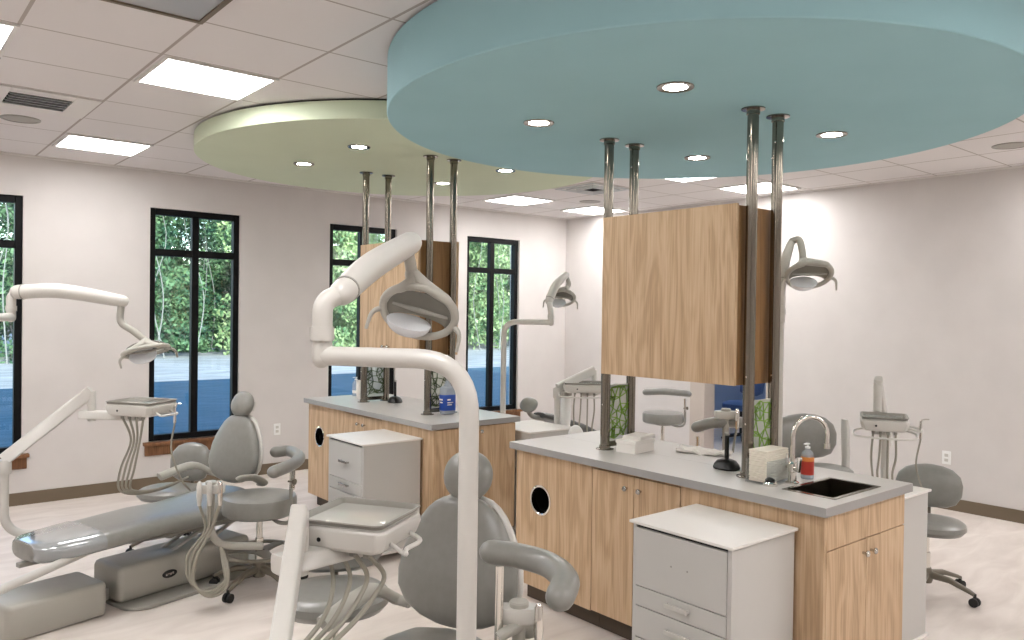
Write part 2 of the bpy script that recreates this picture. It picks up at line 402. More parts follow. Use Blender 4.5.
MB().box(cx - .088, cx + .088, cy - .088, cy + .088, H - .012, H - .006).build('core', 'black_void', t, o)
x, y = cell(0, -2)
t = thing('return_air_vent', 'shiny grey return air panel at the top edge of the ceiling', 'air vent', (x + .3, y + .29, H)); o = (x + .3, y + .29, H)
MB().box(x + .02, x + .585, y + .02, y + .565, H - .006, H - .001).build('panel', 'grille_grey', t, o)
MB().box(x, x + .02, y, y + .585, H - .014, H - .001).box(x + .585, x + .605, y, y + .585, H - .014, H - .001).box(x + .02, x + .585, y, y + .02, H - .014, H - .001).box(x + .02, x + .585, y + .565, y + .585, H - .014, H - .001).build('rim', 'base_taupe', t, o)
s0 = None
for p, lab in (((.855, 6.2), 'round grey ceiling speaker beside the vent at the left edge'), ((6.35, 6.26), 'round grey ceiling speaker between the square diffuser and corner light panel'), ((6.41, 2.08), 'round grey ceiling speaker at the right edge above the right wall')):
    if s0 is None:
        s0 = thing('ceiling_speaker', lab, 'speaker', (p[0], p[1], H), 0, 'round speakers in the ceiling')
        MB().lathe([(0, -.006), (.1, -.005), (.1, -.001), (0, -.001)], (0, 0, 0), 32).build('grille', 'speaker_grille', s0)
        MB().lathe([(.1, -.008), (.118, -.006), (.12, -.001), (.1, -.001)], (0, 0, 0), 32).build('rim', 'plastic_mid', s0)
    else: dup(s0, (p[0], p[1], H), None, lab)

def outlet(p, ny, label):
    t = thing('wall_outlet', label, 'outlet', p); p = V(p); n = V((0, -1, 0)) if ny else V((-1, 0, 0)); s = V((1, 0, 0)) if ny else V((0, 1, 0)); z = V((0, 0, 1))
    MB().obox(p + n * .003, s * .036, z * .058, n * .003).build('cover_plate', 'white_plastic', t, p, .002)
    for k in (-1, 1): MB().obox(p + n * .007 + z * .021 * k, s * .015, z * .013, n * .0015).build('socket', 'plastic_cream', t, p)
outlet((3.31, YW, .445), True, 'white wall outlet under the window wall, right of the grey chair')
outlet((XR, 2.83, .45), False, 'white wall outlet on the right wall above the stool back')

# ------------------------------------------------------------------ islands
def hole_panel(x0, x1, y0, y1, z0, z1, cy, cz, r, n=64):
    def rect(t):
        dy, dz = math.cos(t), math.sin(t); k = 1e9
        if dy > 1e-9: k = min(k, (y1 - cy) / dy)
        if dy < -1e-9: k = min(k, (y0 - cy) / dy)
        if dz > 1e-9: k = min(k, (z1 - cz) / dz)
        if dz < -1e-9: k = min(k, (z0 - cz) / dz)
        return cy + dy * k, cz + dz * k
    out = [rect(2 * PI * k / n) for k in range(n)]
    for c in ((y0, z0), (y0, z1), (y1, z0), (y1, z1)):
        k = min(range(n), key=lambda i: (out[i][0] - c[0]) ** 2 + (out[i][1] - c[1]) ** 2); out[k] = c
    inn = [(cy + r * math.cos(2 * PI * k / n), cz + r * math.sin(2 * PI * k / n)) for k in range(n)]
    R = [[V((x, a, b)) for a, b in ring] for x, ring in ((x0, inn), (x0, out), (x1, out), (x1, inn))]
    return MB().rings(R, loop=True)
def knob(p, n, parent, off):
    p, n = V(p), V(n)
    return MB().lathe([(.006, 0), (.006, .014), (.013, .018), (.014, .024), (.010, .029), (0, .030)], p, 16, n).build('knob', 'knob_nickel', parent, off)
FX, BX = 2.985, 3.70
def carcass(t, o, x0, x1, y0, y1, tk=(.07, 0, 0)):
    MB().box(x0, x1, y0, y1, .105, .875).build('body', 'oak', t, o)
    MB().box(x0 + tk[0], x1 - .05, y0 + tk[1], y1 - tk[2], 0, .105).build('toe_kick', 'toe_kick', t, o)
def island(y0, y1, ya, yb, who, drawer):
    # trash cabinet with a round drop hole
    o = (FX, (ya + y1) / 2, 0)
    t = thing('trash_cabinet', 'oak cabinet with a round chrome rimmed hole, ' + who[0], 'cabinet', o)
    carcass(t, o, FX + .16, BX, ya + .002, y1, (-.09, 0, .03))
    MB().box(FX + .02, FX + .16, ya + .002, ya + .02, .105, .875).box(FX + .02, FX + .16, y1 - .02, y1, .105, .875).box(FX + .02, FX + .16, ya + .02, y1 - .02, .105, .12).box(FX + .02, FX + .16, ya + .02, y1 - .02, .86, .875).build('side_panel', 'oak', t, o)
    cy, cz, r = y1 - .212, .61, .078
    hole_panel(FX, FX + .02, ya + .002, y1, .105, .868, cy, cz, r).build('front_panel', 'oak', t, o)
    MB().lathe([(r + .008, 0), (r + .008, .004), (r, .006), (r - .004, .004), (r - .004, -.06), (r, -.06), (r, 0)], (FX - .0005, cy, cz), 40, (-1, 0, 0)).build('rim', 'chrome', t, o)
    MB().lathe([(r - .002, -.03), (r - .002, -.14), (0, -.14), (0, -.135), (r - .006, -.135), (r - .006, -.03)], (FX, cy, cz), 40, (-1, 0, 0)).build('chute', 'black_void', t, o)
    # two-door cabinet
    o = (FX, (ya + yb) / 2, 0)
    t = thing('base_cabinet', 'oak two door cabinet, ' + who[1], 'cabinet', o)
    carcass(t, o, FX + .022, BX, yb, ya, (.048, 0, 0))
    ym = (ya + yb) / 2
    for (a, b, ky) in ((yb + .002, ym - .002, ym - .045), (ym + .002, ya - .002, ym + .045)):
        d = MB().box(FX, FX + .02, a, b, .11, .858).build('door', 'oak', t, o, .0015)
        knob((FX, ky, .795), (-1, 0, 0), d, o)
    MB().box(FX + .004, FX + .0215, yb, ya, .860, .875).build('reveal_strip', 'oak_dark', t, o)
    # end cabinet facing the viewer
    o = (FX, (y0 + yb) / 2, 0)
    t = thing('sink_cabinet' if drawer else 'end_cabinet', who[2], 'cabinet', o)
    if drawer:
        MB().box(FX + .02, BX, y0 + .02, yb - .002, .105, .70).box(FX + .02, BX, y0 + .02, y0 + .028, .70, .875).box(FX + .02, BX, yb - .02, yb - .002, .70, .875).box(FX + .02, FX + .03, y0 + .028, yb - .02, .70, .875).box(BX - .018, BX, y0 + .028, yb - .02, .70, .875).build('body', 'oak', t, o)
        MB().box(FX + .07, BX - .05, y0 + .07, yb - .002, 0, .105).build('toe_kick', 'toe_kick', t, o)
    else: carcass(t, o, FX + .02, BX, y0 + .02, yb - .002, (.05, .05, 0))
    MB().box(FX + .002, FX + .02, y0, y0 + .02, .105, .875).box(FX + .002, FX + .0195, y0 + .02, yb - .002, .105, .875).build('corner_panel', 'oak', t, o)
    xm = (FX + BX) / 2; top = .722 if drawer else .868
    if drawer: MB().box(FX + .022, BX, y0 - .002, y0 + .018, .727, .872).build('false_drawer', 'oak', t, o, .0015)
    for (a, b, kx) in ((FX + .022, xm - .002, xm - .035), (xm + .002, BX, xm + .035)):
        d = MB().box(a, b, y0 - .002, y0 + .018, .11, top).build('door', 'oak', t, o, .0015)
        knob((kx, y0 - .002, top - .055 if drawer else top - .035), (0, -1, 0), d, o)
island(1.605, 3.51, 2.895, 2.32, ('at the window end of the nearer island', 'nearer island, left of the white drawer cart', 'light oak end cabinet with two doors under the square sink'), True)
island(4.375, 6.26, 5.63, 5.055, ('far end of the island by the windows', 'island by the windows, left of its cart', 'oak end cabinet with two full height doors, island by the windows'), False)

def countertop(y0, y1, label, sink):
    t = thing('countertop', label, 'countertop', (3.335, (y0 + y1) / 2, .876)); o = t.location
    z0, z1, xa, xb, xs = .876, .914, 2.95, 3.725, 3.335
    m = MB(); m2 = MB()
    if sink:
        sx0, sx1, sy0, sy1 = sink
        ye = sy1 + .03
        m.box(xa, xs - .001, ye, y1, z0, z1); m2.box(xs + .001, xb, ye, y1, z0, z1)
        m.box(xa, xb, y0, sy0, z0, z1).box(xa, sx0, sy0, ye, z0, z1).box(sx1, xb, sy0, ye, z0, z1).box(sx0, sx1, sy1, ye, z0, z1)
    else:
        m.box(xa, xs - .001, y0, y1, z0, z1); m2.box(xs + .001, xb, y0, y1, z0, z1)
    e = .0012; MB().box(xa - e, xa, y0 - e, y1 + e, z0, z1 - .001).box(xb, xb + e, y0 - e, y1 + e, z0, z1 - .001).box(xa, xb, y0 - e, y0, z0, z1 - .001).box(xa, xb, y1, y1 + e, z0, z1 - .001).build('edge_band', 'edge_grey', t, o)
    m.build('front_slab', 'laminate_grey', t, o); m2.build('back_slab', 'laminate_grey', t, o)
SNK = (3.13, 3.51, 1.645, 1.86)
countertop(1.58, 3.535, 'grey laminate countertop of the nearer island with the square sink', SNK)
countertop(4.35, 6.285, 'grey laminate countertop of the island by the windows', None)
a, b, c, d = SNK; o = ((a + b) / 2, (c + d) / 2, .914)
t = thing('sink', 'square stainless drop-in sink at the end of the grey countertop', 'sink', o)
MB().box(a - .014, a + .004, c - .014, d + .014, .9142, .917).box(b - .004, b + .014, c - .014, d + .014, .9142, .917).box(a + .004, b - .004, c - .014, c + .004, .9142, .917).box(a + .004, b - .004, d - .004, d + .014, .9142, .917).build('rim', 'steel_pole', t, o)
MB().box(a + .002, a + .006, c + .002, d - .002, .735, .914).box(b - .006, b - .002, c + .002, d - .002, .735, .914).box(a + .006, b - .006, c + .002, c + .006, .735, .914).box(a + .006, b - .006, d - .006, d - .002, .735, .914).box(a + .002, b - .002, c + .002, d - .002, .73, .735).build('basin', 'steel_sink', t, o)
MB().lathe([(0, .7352), (.028, .7352), (.03, .738), (.02, .7365), (0, .7365)], (o[0], o[1], 0), 20).build('drain', 'chrome', t, o)

# gooseneck faucet
p = V((3.27, 1.915, .914))
t = thing('faucet', 'chrome gooseneck faucet standing behind the square sink', 'faucet', p)
MB().lathe([(.030, 0), (.030, .006), (.02, .012), (.017, .05), (.021, .055), (.021, .09), (.013, .1)], p, 24).build('base', 'chrome', t, p)
dr = V((.85, -.5, 0)).normalized()
pts = [p + V((0, 0, .09)), p + V((0, 0, .21))]
for k in range(0, 13): aa = PI - PI * 1.07 * k / 12; pts.append(p + V((0, 0, .215)) + dr * (.085 + .085 * math.cos(aa)) + V((0, 0, .085 * math.sin(aa))))
pts.append(pts[-1] + V((0, 0, -.03)))
MB().tube(pts, .0105, 14).build('spout', 'chrome', t, p)
MB().cyl(pts[-1] + V((0, 0, .012)), pts[-1] + V((0, 0, -.012)), .0145).build('aerator', 'chrome', t, p)
for s in (-1, 1):
    sd = V((dr.y, -dr.x, 0)) * s
    MB().tube([p + V((0, 0, .07)) + sd * .02, p + V((0, 0, .07)) + sd * .05], .009).tube([p + V((0, 0, .06)) + sd * .052, p + V((0, 0, .125)) + sd * .06], [.008, .012]).build('lever_handle', 'chrome', t, p)
p = V((3.145, 1.95, .914))
t = thing('air_gap_cap', 'small chrome cap with black top beside the napkin stack', 'cap', p)
MB().lathe([(.033, 0), (.033, .012), (.028, .017), (0, .017)], p, 24).build('chrome_ring', 'chrome', t, p)
MB().lathe([(.022, .017), (.021, .027), (.012, .034), (0, .035)], p, 20).build('black_dome', 'black_plastic', t, p)
# napkin stack in a clear holder
p = V((3.225, 2.008, .914)); q = .105
t = thing('napkin_stack', 'stack of cream paper towels in a clear holder beside the faucet', 'paper towels', p)
m = MB()
for k in range(14): z = .008 + k * .0102; e = random.uniform(-.003, .003); m.box(p.x - .09 + e, p.x + .09 + e, p.y - .046 + e, p.y + .046 + e, .914 + z, .914 + z + .0092)
m.build('towels', 'napkin', t, p, .002)
MB().box(p.x - .1, p.x + .1, p.y - .056, p.y + .056, .914, .920).box(p.x - .1, p.x + .1, p.y - .056, p.y - .053, .92, 1.02).box(p.x - .1, p.x + .1, p.y + .053, p.y + .056, .92, 1.02).build('clear_holder', 'clear_plastic', t, p)

def bottle(loc, label, r, hh, body, lab=None, cap='white_plastic', pr=.6):
    t = thing('pump_bottle', label, 'bottle', loc); p = V(loc)
    MB().lathe([(0, 0), (r * .95, 0), (r, .006), (r, hh * .62), (r * .85, hh * .74), (r * .38, hh * .82), (r * .34, hh * .86), (0, hh * .86)], p, 24).build('bottle_body', body, t, p)
    if lab: 
        for nm, mm, z0, z1, k in lab: MB().lathe([(r * k, hh * z0), (r * 1.02, hh * z0), (r * 1.02, hh * z1), (r * k, hh * z1)], p, 24).build(nm, mm, t, p)
    MB().lathe([(r * .42, hh * .855), (r * .42, hh * .90), (r * .14, hh * .905), (r * .14, hh * .965), (r * .36, hh * .97), (r * .36, hh * 1.0), (0, hh)], p, 16).obox(p + V((-r * .45, 0, hh * .985)), (r * .5, 0, 0), (0, r * .16, 0), (0, 0, hh * .016)).build('pump', cap, t, p)
    return t
bt = bottle((3.425, 1.93, .914), 'clear soap pump bottle with red and orange label behind the sink', .029, .165, 'clear_bottle', [('front_label', 'label_red', .12, .5, .98), ('upper_print', 'orange_print', .5, .62, .98)])
bottle((3.40, 6.20, .914), 'small clear pump bottle at the left end of the far counter', .032, .165, 'clear_bottle', [('front_label', 'paper', .15, .3, .98)])
# big blue-label sanitizer bottle (square shoulders)
p = V((3.35, 4.735, .914)); t = thing('sanitizer_bottle', 'large clear pump bottle with a blue label on the far counter', 'bottle', p)
MB().rslab(p.x - .055, p.x + .055, p.y - .04, p.y + .04, .914, 1.12, .025, .02).lathe([(.034, 1.115), (.018, 1.145), (.018, 1.158), (0, 1.158)], (p.x, p.y, 0), 18).build('bottle_body', 'clear_bottle', t, p)
MB().rslab(p.x - .0565, p.x + .0565, p.y - .0415, p.y + .0415, .945, 1.06, .026, .001).build('front_label', 'label_blue', t, p)
MB().box(p.x - .03, p.x - .002, p.y - .0435, p.y - .042, 1.02, 1.03).box(p.x - .03, p.x + .02, p.y - .0435, p.y - .042, 1.0, 1.007).box(p.x - .03, p.x + .01, p.y - .0435, p.y - .042, .985, .991).box(p.x - .0585, p.x - .057, p.y - .02, p.y + .02, 1.02, 1.03).box(p.x - .0585, p.x - .057, p.y - .02, p.y + .012, 1.0, 1.008).build('label_print', 'paper', t, p)
MB().lathe([(.021, 1.155), (.021, 1.175), (.007, 1.178), (.007, 1.205), (.016, 1.207), (.016, 1.222), (0, 1.224)], (p.x, p.y, 0), 16).obox(p + V((-.025, 0, .30)), (.028, 0, 0), (0, .007, 0), (0, 0, .006)).build('pump', 'clear_plastic', t, p)
# white paper cup column
p = V((3.31, 5.97, .914)); t = thing('cup_stack', 'tall white stack of paper cups by the far lattice panel', 'cups', p)
m = MB().lathe([(0, 0), (.026, 0), (.03, .05)] + [q for k in range(8) for q in ((.031, .052 + k * .012), (.0295, .055 + k * .012))] + [(.031, .155), (.027, .155), (.02, .12), (0, .12)], p, 22)
m.build('cups', 'paper', t, p)
MB().lathe([(.0315, .148), (.033, .152), (.0315, .157)], p, 22).build('top_rim', 'paper', t, p)
# boxes on the near counter
rz = math.radians(8)
t = thing('paper_box', 'open white box of papers by the left steel post', 'box', (3.30, 2.885, .914), rz)
MB().box(-.075, .115, -.055, .065, 0, .004).box(-.075, -.072, -.055, .065, .004, .05).box(.112, .115, -.055, .065, .004, .05).box(-.072, .112, -.055, -.052, .004, .05).box(-.072, .112, .062, .065, .004, .05).build('tray', 'paper', t)
MB().box(-.08, .12, -.06, .07, .05, .068).build('lid', 'paper', t, bevel=.002)
t = thing('paper_stack', 'loose stack of white papers lying on top of the white box', 'papers', (3.36, 2.90, .982), math.radians(14))
for k in range(3): MB().box(-.09 + k * .004, .10 - k * .006, -.05, .06, k * .006, k * .006 + .005).build('sheet', 'paper', t)
t = thing('paper_pack', 'crumpled white paper lying on the back edge of the near counter', 'papers', (3.57, 2.62, .9155), math.radians(20))
m = MB(); n = 9
for s_ in (0, 1):
    pass
g = [[V((-.06 + .12 * i / n, -.14 + .28 * j / n, .012 + .012 * math.sin(i * 1.7 + j) + .008 * math.sin(j * 2.3))) for j in range(n + 1)] for i in range(n + 1)]
vs = [p for r_ in g for p in r_] + [p - V((0, 0, .012 if p.z > .012 else p.z)) for r_ in g for p in r_]; N = (n + 1) ** 2
fs = []
for i in range(n):
    for j in range(n):
        k = i * (n + 1) + j; fs.append((k, k + 1, k + n + 2, k + n + 1)); fs.append((N + k, N + k + n + 1, N + k + n + 2, N + k + 1))
for i in range(n):
    for (a1, b1) in ((i, i + 1), (n * (n + 1) + i, n * (n + 1) + i + 1), (i * (n + 1), (i + 1) * (n + 1)), (i * (n + 1) + n, (i + 1) * (n + 1) + n)): fs.append((a1, b1, N + b1, N + a1))
m.add(vs, fs).build('sheet', 'paper', t)
MB().box(-.05, .05, -.13, -.02, .001, .006).build('under_sheet', 'paper', t)
# black stands on the counters
def stand(loc, label, h_):
    t = thing('black_stand', label, 'stand', loc); p = V(loc)
    MB().loft([(p + V((0, 0, z)), V((a, 0, 0)), V((0, b, 0))) for z, a, b in ((0, .052, .062), (.008, .056, .066), (.025, .05, .06), (.042, .038, .046), (.05, .02, .025), (.052, .003, .003))], 2.4).build('weighted_foot', 'black_plastic', t, p)
    MB().cyl(p + V((0, 0, .045)), p + V((0, 0, h_)), .011).build('rod', 'black_plastic', t, p)
    MB().lathe([(.011, h_), (.014, h_ + .004), (.014, h_ + .012), (0, h_ + .014)], p, 16).build('rod_tip', 'plastic_mid', t, p)
    return t
stand((3.305, 2.29, .914), 'black weighted stand with a rod, under the nearer hanging cabinet', .165)
t = thing('clip_base', 'small black pad on the counter beside the nearer black stand', 'clip', (3.395, 2.215, .914))
MB().loft([((0, 0, z), (a, 0, 0), (0, b, 0)) for z, a, b in ((0, .024, .03), (.02, .026, .032), (.034, .018, .022), (.038, .003, .003))], 2.6).build('pad', 'black_plastic', t)
MB().lathe([(.008, .036), (.008, .044), (0, .045)], (0, 0, 0), 12).build('button', 'rubber', t)
stand((3.42, 5.58, .914), 'black weighted stand with a rod on the counter by the windows', .17)

# ------------------------------------------------------------------ hanging cabinets, steel posts, lattice panels
def hang(y0, y1, label, two):
    o = (3.325, (y0 + y1) / 2, 1.342); t = thing('hanging_cabinet', label, 'cabinet', o)
    z0, z1 = 1.342, 2.195
    MB().box(3.17, 3.49, y0 + .008, y1 - .008, z0, z1 - .006).build('body', 'oak_dark', t, o)
    if two:
        ym = (y0 + y1) / 2
        for a, b, s in ((y0, ym - .0015, -1), (ym + .0015, y1, 1)):
            d = MB().box(3.148, 3.168, a, b, z0, z1).build('door', 'oak', t, o, .0015)
            knob((3.148, ym + s * .035, z0 + .05), (-1, 0, 0), d, o)
    else: MB().box(3.148, 3.168, y0, y1, z0, z1).build('front_panel', 'oak', t, o, .0015)
    MB().box(3.492, 3.512, y0, y1, z0, z1).build('back_panel', 'oak', t, o, .0015)
hang(2.15, 3.0, 'light oak cabinet hanging between steel posts above the nearer island', False)
hang(4.84, 5.69, 'light oak two door cabinet hanging above the island by the windows', True)
post0 = {}
def post(x, y, ztop, label):
    L = ztop - .914; o = (x, y, .914)
    if ztop not in post0:
        t = thing('steel_post', label, 'post', o, 0, 'stainless posts from counter to ceiling disc'); post0[ztop] = t
        MB().cyl((0, 0, .006), (0, 0, L - .004), .0265, 28).build('tube', 'steel_pole', t)
        MB().lathe([(.05, 0), (.05, .004), (.032, .007), (.032, .022), (.0265, .024)], (0, 0, 0), 28).build('floor_flange', 'steel_pole', t)
        MB().lathe([(.0265, -.03), (.031, -.028), (.031, -.008), (.055, -.006), (.055, -.0005), (.0265, -.0005)], (0, 0, L), 28).build('ceiling_flange', 'steel_pole', t)
        for zz in (.25, .47, L - .13): MB().lathe([(.004, 0), (.005, .003), (0, .004)], (-.0255, -.004, zz), 10, (-1, 0, 0)).build('set_screw', 'chrome', t)
    else: dup(post0[ztop], o, None, label)
for (ya, yb, zt, who) in ((2.12, 3.035, 2.64, 'of the nearer island'), (4.81, 5.75, 2.80, 'of the island by the windows')):
    post(3.225, ya, zt, 'polished steel post %s, front one of its right pair' % who); post(3.435, ya, zt, 'polished steel post %s, rear one of its right pair' % who)
    post(3.225, yb, zt, 'polished steel post %s, front one of its left pair' % who); post(3.435, yb, zt, 'polished steel post %s, rear one of its left pair' % who)
def lattice(y, label, m, seed):
    rnd = random.Random(seed); o = (3.33, y, .95); t = thing('lattice_panel', label, 'panel', o, 0, 'green branch pattern panels between the posts')
    x0, x1, z0, z1 = 3.252, 3.408, .955, 1.272
    MB().box(x0, x1, y - .002, y + .002, z0, z1).build('sheet', 'frosted_sheet', t, o)
    b = MB(); pts = []
    for i in range(4):
        for j in range(8): pts.append(V((x0 + (i + .5 + rnd.uniform(-.4, .4)) / 4 * (x1 - x0), 0, z0 + (j + .5 + rnd.uniform(-.4, .4)) / 8 * (z1 - z0))))
    ed = set()
    for i, p in enumerate(pts):
        for j in sorted(range(len(pts)), key=lambda k: (pts[k] - p).length)[1:5]: ed.add((min(i, j), max(i, j)))
        for q in (V((x0, 0, p.z + rnd.uniform(-.03, .03))), V((x1, 0, p.z + rnd.uniform(-.03, .03)))):
            if abs(q.x - p.x) < .05: pts2 = (p, q); b.obox(((p + q) / 2) + V((0, y, 0)), (q - p) / 2, (0, .004, 0), V((-(q - p).z, 0, (q - p).x)).normalized() * .0028)
    for i, j in ed:
        p, q = pts[i], pts[j]; d = q - p
        b.obox((p + q) / 2 + V((0, y, 0)), d / 2, (0, .004, 0), V((-d.z, 0, d.x)).normalized() * .0028)
    b.build('branch_pattern', m, t, o)
    MB().box(x0 - .004, x1 + .004, y - .006, y + .006, z0 - .03, z0).build('bottom_rail', 'steel_pole', t, o)
lattice(2.12, 'green lattice panel between the right posts of the nearer island', 'lattice_green', 3)
lattice(3.035, 'green lattice panel between the left posts of the nearer island', 'lattice_green', 5)
lattice(4.81, 'lattice panel behind the blue labelled bottle', 'lattice_dark', 8)
lattice(5.75, 'lattice panel between the left posts of the island by the windows', 'lattice_dark', 11)

# ------------------------------------------------------------------ drawer carts
def cart(loc, rz, label, hand, dep=.46, wid=.51):
    t = thing('drawer_cart', label, 'cart', loc, rz, 'white topped drawer carts'); hx, hy = dep / 2, wid / 2
    MB().box(-hx + .035, hx - .01, -hy + .012, hy - .012, .075, .793).box(-hx + .015, -hx + .035, -hy + .012, -hy + .03, .075, .793).box(-hx + .015, -hx + .035, hy - .03, hy - .012, .075, .793).build('body', 'cart_grey', t)
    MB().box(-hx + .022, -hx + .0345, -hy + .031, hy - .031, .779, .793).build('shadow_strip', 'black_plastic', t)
    MB().box(-hx, hx, -hy, hy, .793, .805).build('top', 'laminate_white', t, bevel=.002)
    MB().box(-hx, hx - .005, -hy + .002, hy - .002, .06, .075).build('base_plate', 'laminate_white', t, bevel=.002)
    for k, (a, b) in enumerate(((.536, .778), (.453, .532), (.32, .449), (.08, .316))):
        d = MB().box(-hx + .012, -hx + .034, -hy + .032, hy - .032, a, b).build('drawer', 'cart_grey', t, bevel=.0015)
        c = (a + b) / 2 + (.01 if k != 0 else 0)
        if k == 0 and not hand:
            MB().cyl((-hx + .0115, -.04, c), (-hx + .013, -.04, c), .004, 10).cyl((-hx + .0115, .04, c), (-hx + .013, .04, c), .004, 10).build('screw_hole', 'plastic_mid', d)
        else:
            MB().obox((-hx - .008, 0, c), (.004, 0, 0), (0, .055, 0), (0, 0, .009)).box(-hx - .008, -hx + .012, -.055, -.047, c - .006, c + .006).box(-hx - .008, -hx + .012, .047, .055, c - .006, c + .006).build('handle', 'plastic_cream' if not hand else 'knob_nickel', d, bevel=.002)
    for sx in (-1, 1):
        for sy in (-1, 1):
            x, y = sx * (hx - .07), sy * (hy - .06)
            c = MB().cyl((x, y - .012, .024), (x, y + .012, .024), .024, 18).build('caster', 'rubber', t)
            MB().box(x - .012, x + .012, y - .017, y - .013, .024, .061).box(x - .012, x + .012, y + .013, y + .017, .024, .061).build('fork', 'plastic_mid', c)
    return t
cart((2.745, 1.965, 0), 0, 'white topped grey drawer cart in front of the nearer island', False)
cart((2.745, 4.745, 0), 0, 'white topped grey drawer cart in front of the island by the windows', True)
cart((3.965, 1.94, 0), PI, 'grey drawer cart behind the nearer island, beside the right stool', True)
cart((3.975, 4.51, 0), PI, 'low grey drawer cart behind the far island, beside the white canister', True)

# ------------------------------------------------------------------ stools
def star_base(t, zhub=.12, R=.27, ring=None, a0=.3, mt='cast_taupe', n=5):
    MB().lathe([(.0, zhub - .05), (.035, zhub - .05), (.045, zhub - .02), (.04, zhub + .02), (.03, zhub + .04), (0, zhub + .04)], (0, 0, 0), 20).build('hub', mt, t)
    for k in range(n):
        a = a0 + 2 * PI * k / n; d = V((math.cos(a), math.sin(a), 0)); z = V((0, 0, 1)); s = V((-d.y, d.x, 0))
        l = MB().loft([(d * .03 + z * zhub, s * .022, z * .022), (d * R * .5 + z * (zhub - .005), s * .02, z * .016), (d * R * .9 + z * (zhub - .04), s * .016, z * .012), (d * R + z * (zhub - .052), s * .013, z * .01)], 3, 14).build('leg', mt, t)
        MB().cyl(d * R + z * .05, d * R + z * .075, .009, 10).cyl(d * R + z * .027 - s * .022, d * R + z * .027 - s * .007, .026, 16).cyl(d * R + z * .027 + s * .007, d * R + z * .027 + s * .022, .026, 16).cyl(d * R + z * .027 - s * .008, d * R + z * .027 + s * .008, .012, 10).build('caster', 'rubber', l)
    if ring:
        zr, rr = ring
        m = MB().tube([V((rr * math.cos(2 * PI * k / 40), rr * math.sin(2 * PI * k / 40), zr)) for k in range(40)], .022, 12, loop=True, flat=.45)
        m.build('foot_ring', mt, t)
        for k in range(3):
            a = 2 * PI * k / 3 + .5; d = V((math.cos(a), math.sin(a), 0)); s = V((-d.y, d.x, 0)); z = V((0, 0, 1))
            MB().loft([(d * .02 + z * zr, s * .05, z * .007), (d * rr * .6 + z * zr, s * .035, z * .006), (d * rr + z * zr, s * .04, z * .006)], 3, 14).build('ring_spoke', mt, t)
def seat_round(t, z, r=.215, th=.115, sx=1):
    MB().lathe([(0, z - th), (r * .9, z - th), (r * .985, z - th + .012), (r, z - th + .03), (r, z - .025), (r * .97, z - .008), (r * .85, z), (r * .4, z + .004), (0, z + .004)], (0, 0, 0), 40).build('seat', 'vinyl_grey', t)
    MB().lathe([(0, z - th - .02), (.09, z - th - .02), (.12, z - th), (0, z - th)], (0, 0, 0), 24).build('seat_plate', 'cast_taupe', t)
def column(t, z0, z1):
    MB().cyl((0, 0, z0), (0, 0, (z0 + z1) / 2), .025).build('column', 'chrome', t); MB().cyl((0, 0, (z0 + z1) / 2), (0, 0, z1), .018).build('gas_lift', 'chrome', t)
def assist_stool(label, loc, zs, arm, zarm, attach, post, ring=True, a0=.3):
    """arm: world points of the padded rest; attach: where its post meets it"""
    t = thing('assistant_stool', label, 'stool', loc); o = V(loc)
    star_base(t, .12, .27, (.22, .2) if ring else None, a0)
    column(t, .14, zs - .1); seat_round(t, zs)
    A = V(attach); P = V(post)
    loc_ = lambda p: V(p) - o
    pd = catmull([loc_(p) for p in arm], 8)
    MB().pad(pd, .039, 16, .92).build('arm_rest', 'vinyl_grey', t)
    a = loc_(A); b = loc_(P); dd = V((b.x, b.y, 0)).normalized()
    MB().tube([a + V((0, 0, -.03)), b + V((0, 0, 0))], .011).tube([a + V((.02, .012, -.03)), b + V((.02, .012, 0))], .008).build('arm_post', 'chrome', t)
    MB().tube(round_path([b + V((0, 0, .01)), V((b.x, b.y, zs - .16)), V((b.x * .55, b.y * .55, zs - .16)), V((dd.x * .06, dd.y * .06, zs - .11))], .06), .012).build('arm_bracket', 'plastic_mid', t)
    MB().lathe([(.006, -.02), (.006, .012), (.016, .014), (.018, .028), (0, .03)], b + V((0, 0, .05)), 14, (dd.x + .3, dd.y - .6, 0)).build('arm_knob', 'cast_taupe', t)
    return t
# beside the left chair
zA = .74
assist_stool('grey round assistant stool with foot ring beside the left chair', (1.87, 4.57, 0), .56,
             [atz(276, 452, zA), atz(290, 451, zA), atz(299, 457, zA), atz(293, 464, zA), atz(274, 472, zA)], zA, atz(292, 464, zA - .03), atz(291, 490, .6), True, 1.15)
zA = .95
ap = [atz(492, 552, zA), atz(520, 556, zA), atz(549, 565, zA), atz(565, 580, zA), atz(560, 597, zA - .02)]
assist_stool('assistant stool nearest the viewer, its curved grey arm rest in front of the island', (1.66, 1.80, 0), .52, ap, zA, atz(499, 556, zA - .02), V((*atz(499, 556, zA - .02).xy, .50)), True, .2)
e = at(663, 415, 8.3)
assist_stool('assistant stool by the right wall seen under the nearer hanging cabinet', (e.x, e.y, 0), .64,
             [at(646, 392, 8.3), at(664, 391.5, 8.15), at(682, 393, 8.25), at(688, 394, 8.4)], .9, at(685, 396, 8.4), V((*at(685, 425, 8.4).xy, .62)), False, .5)
f_ = at(712, 480, 4.9)
assist_stool('assistant stool behind the island, curved arm rest seen past the black stand', (f_.x, f_.y, 0), .45,
             [at(697, 427, 5.1), at(712, 423, 5.05), at(735, 422, 5.1), at(756, 424, 5.2)], .88, at(698, 432, 5.12), V((*at(698, 450, 5.12).xy, .6)), False, .5)

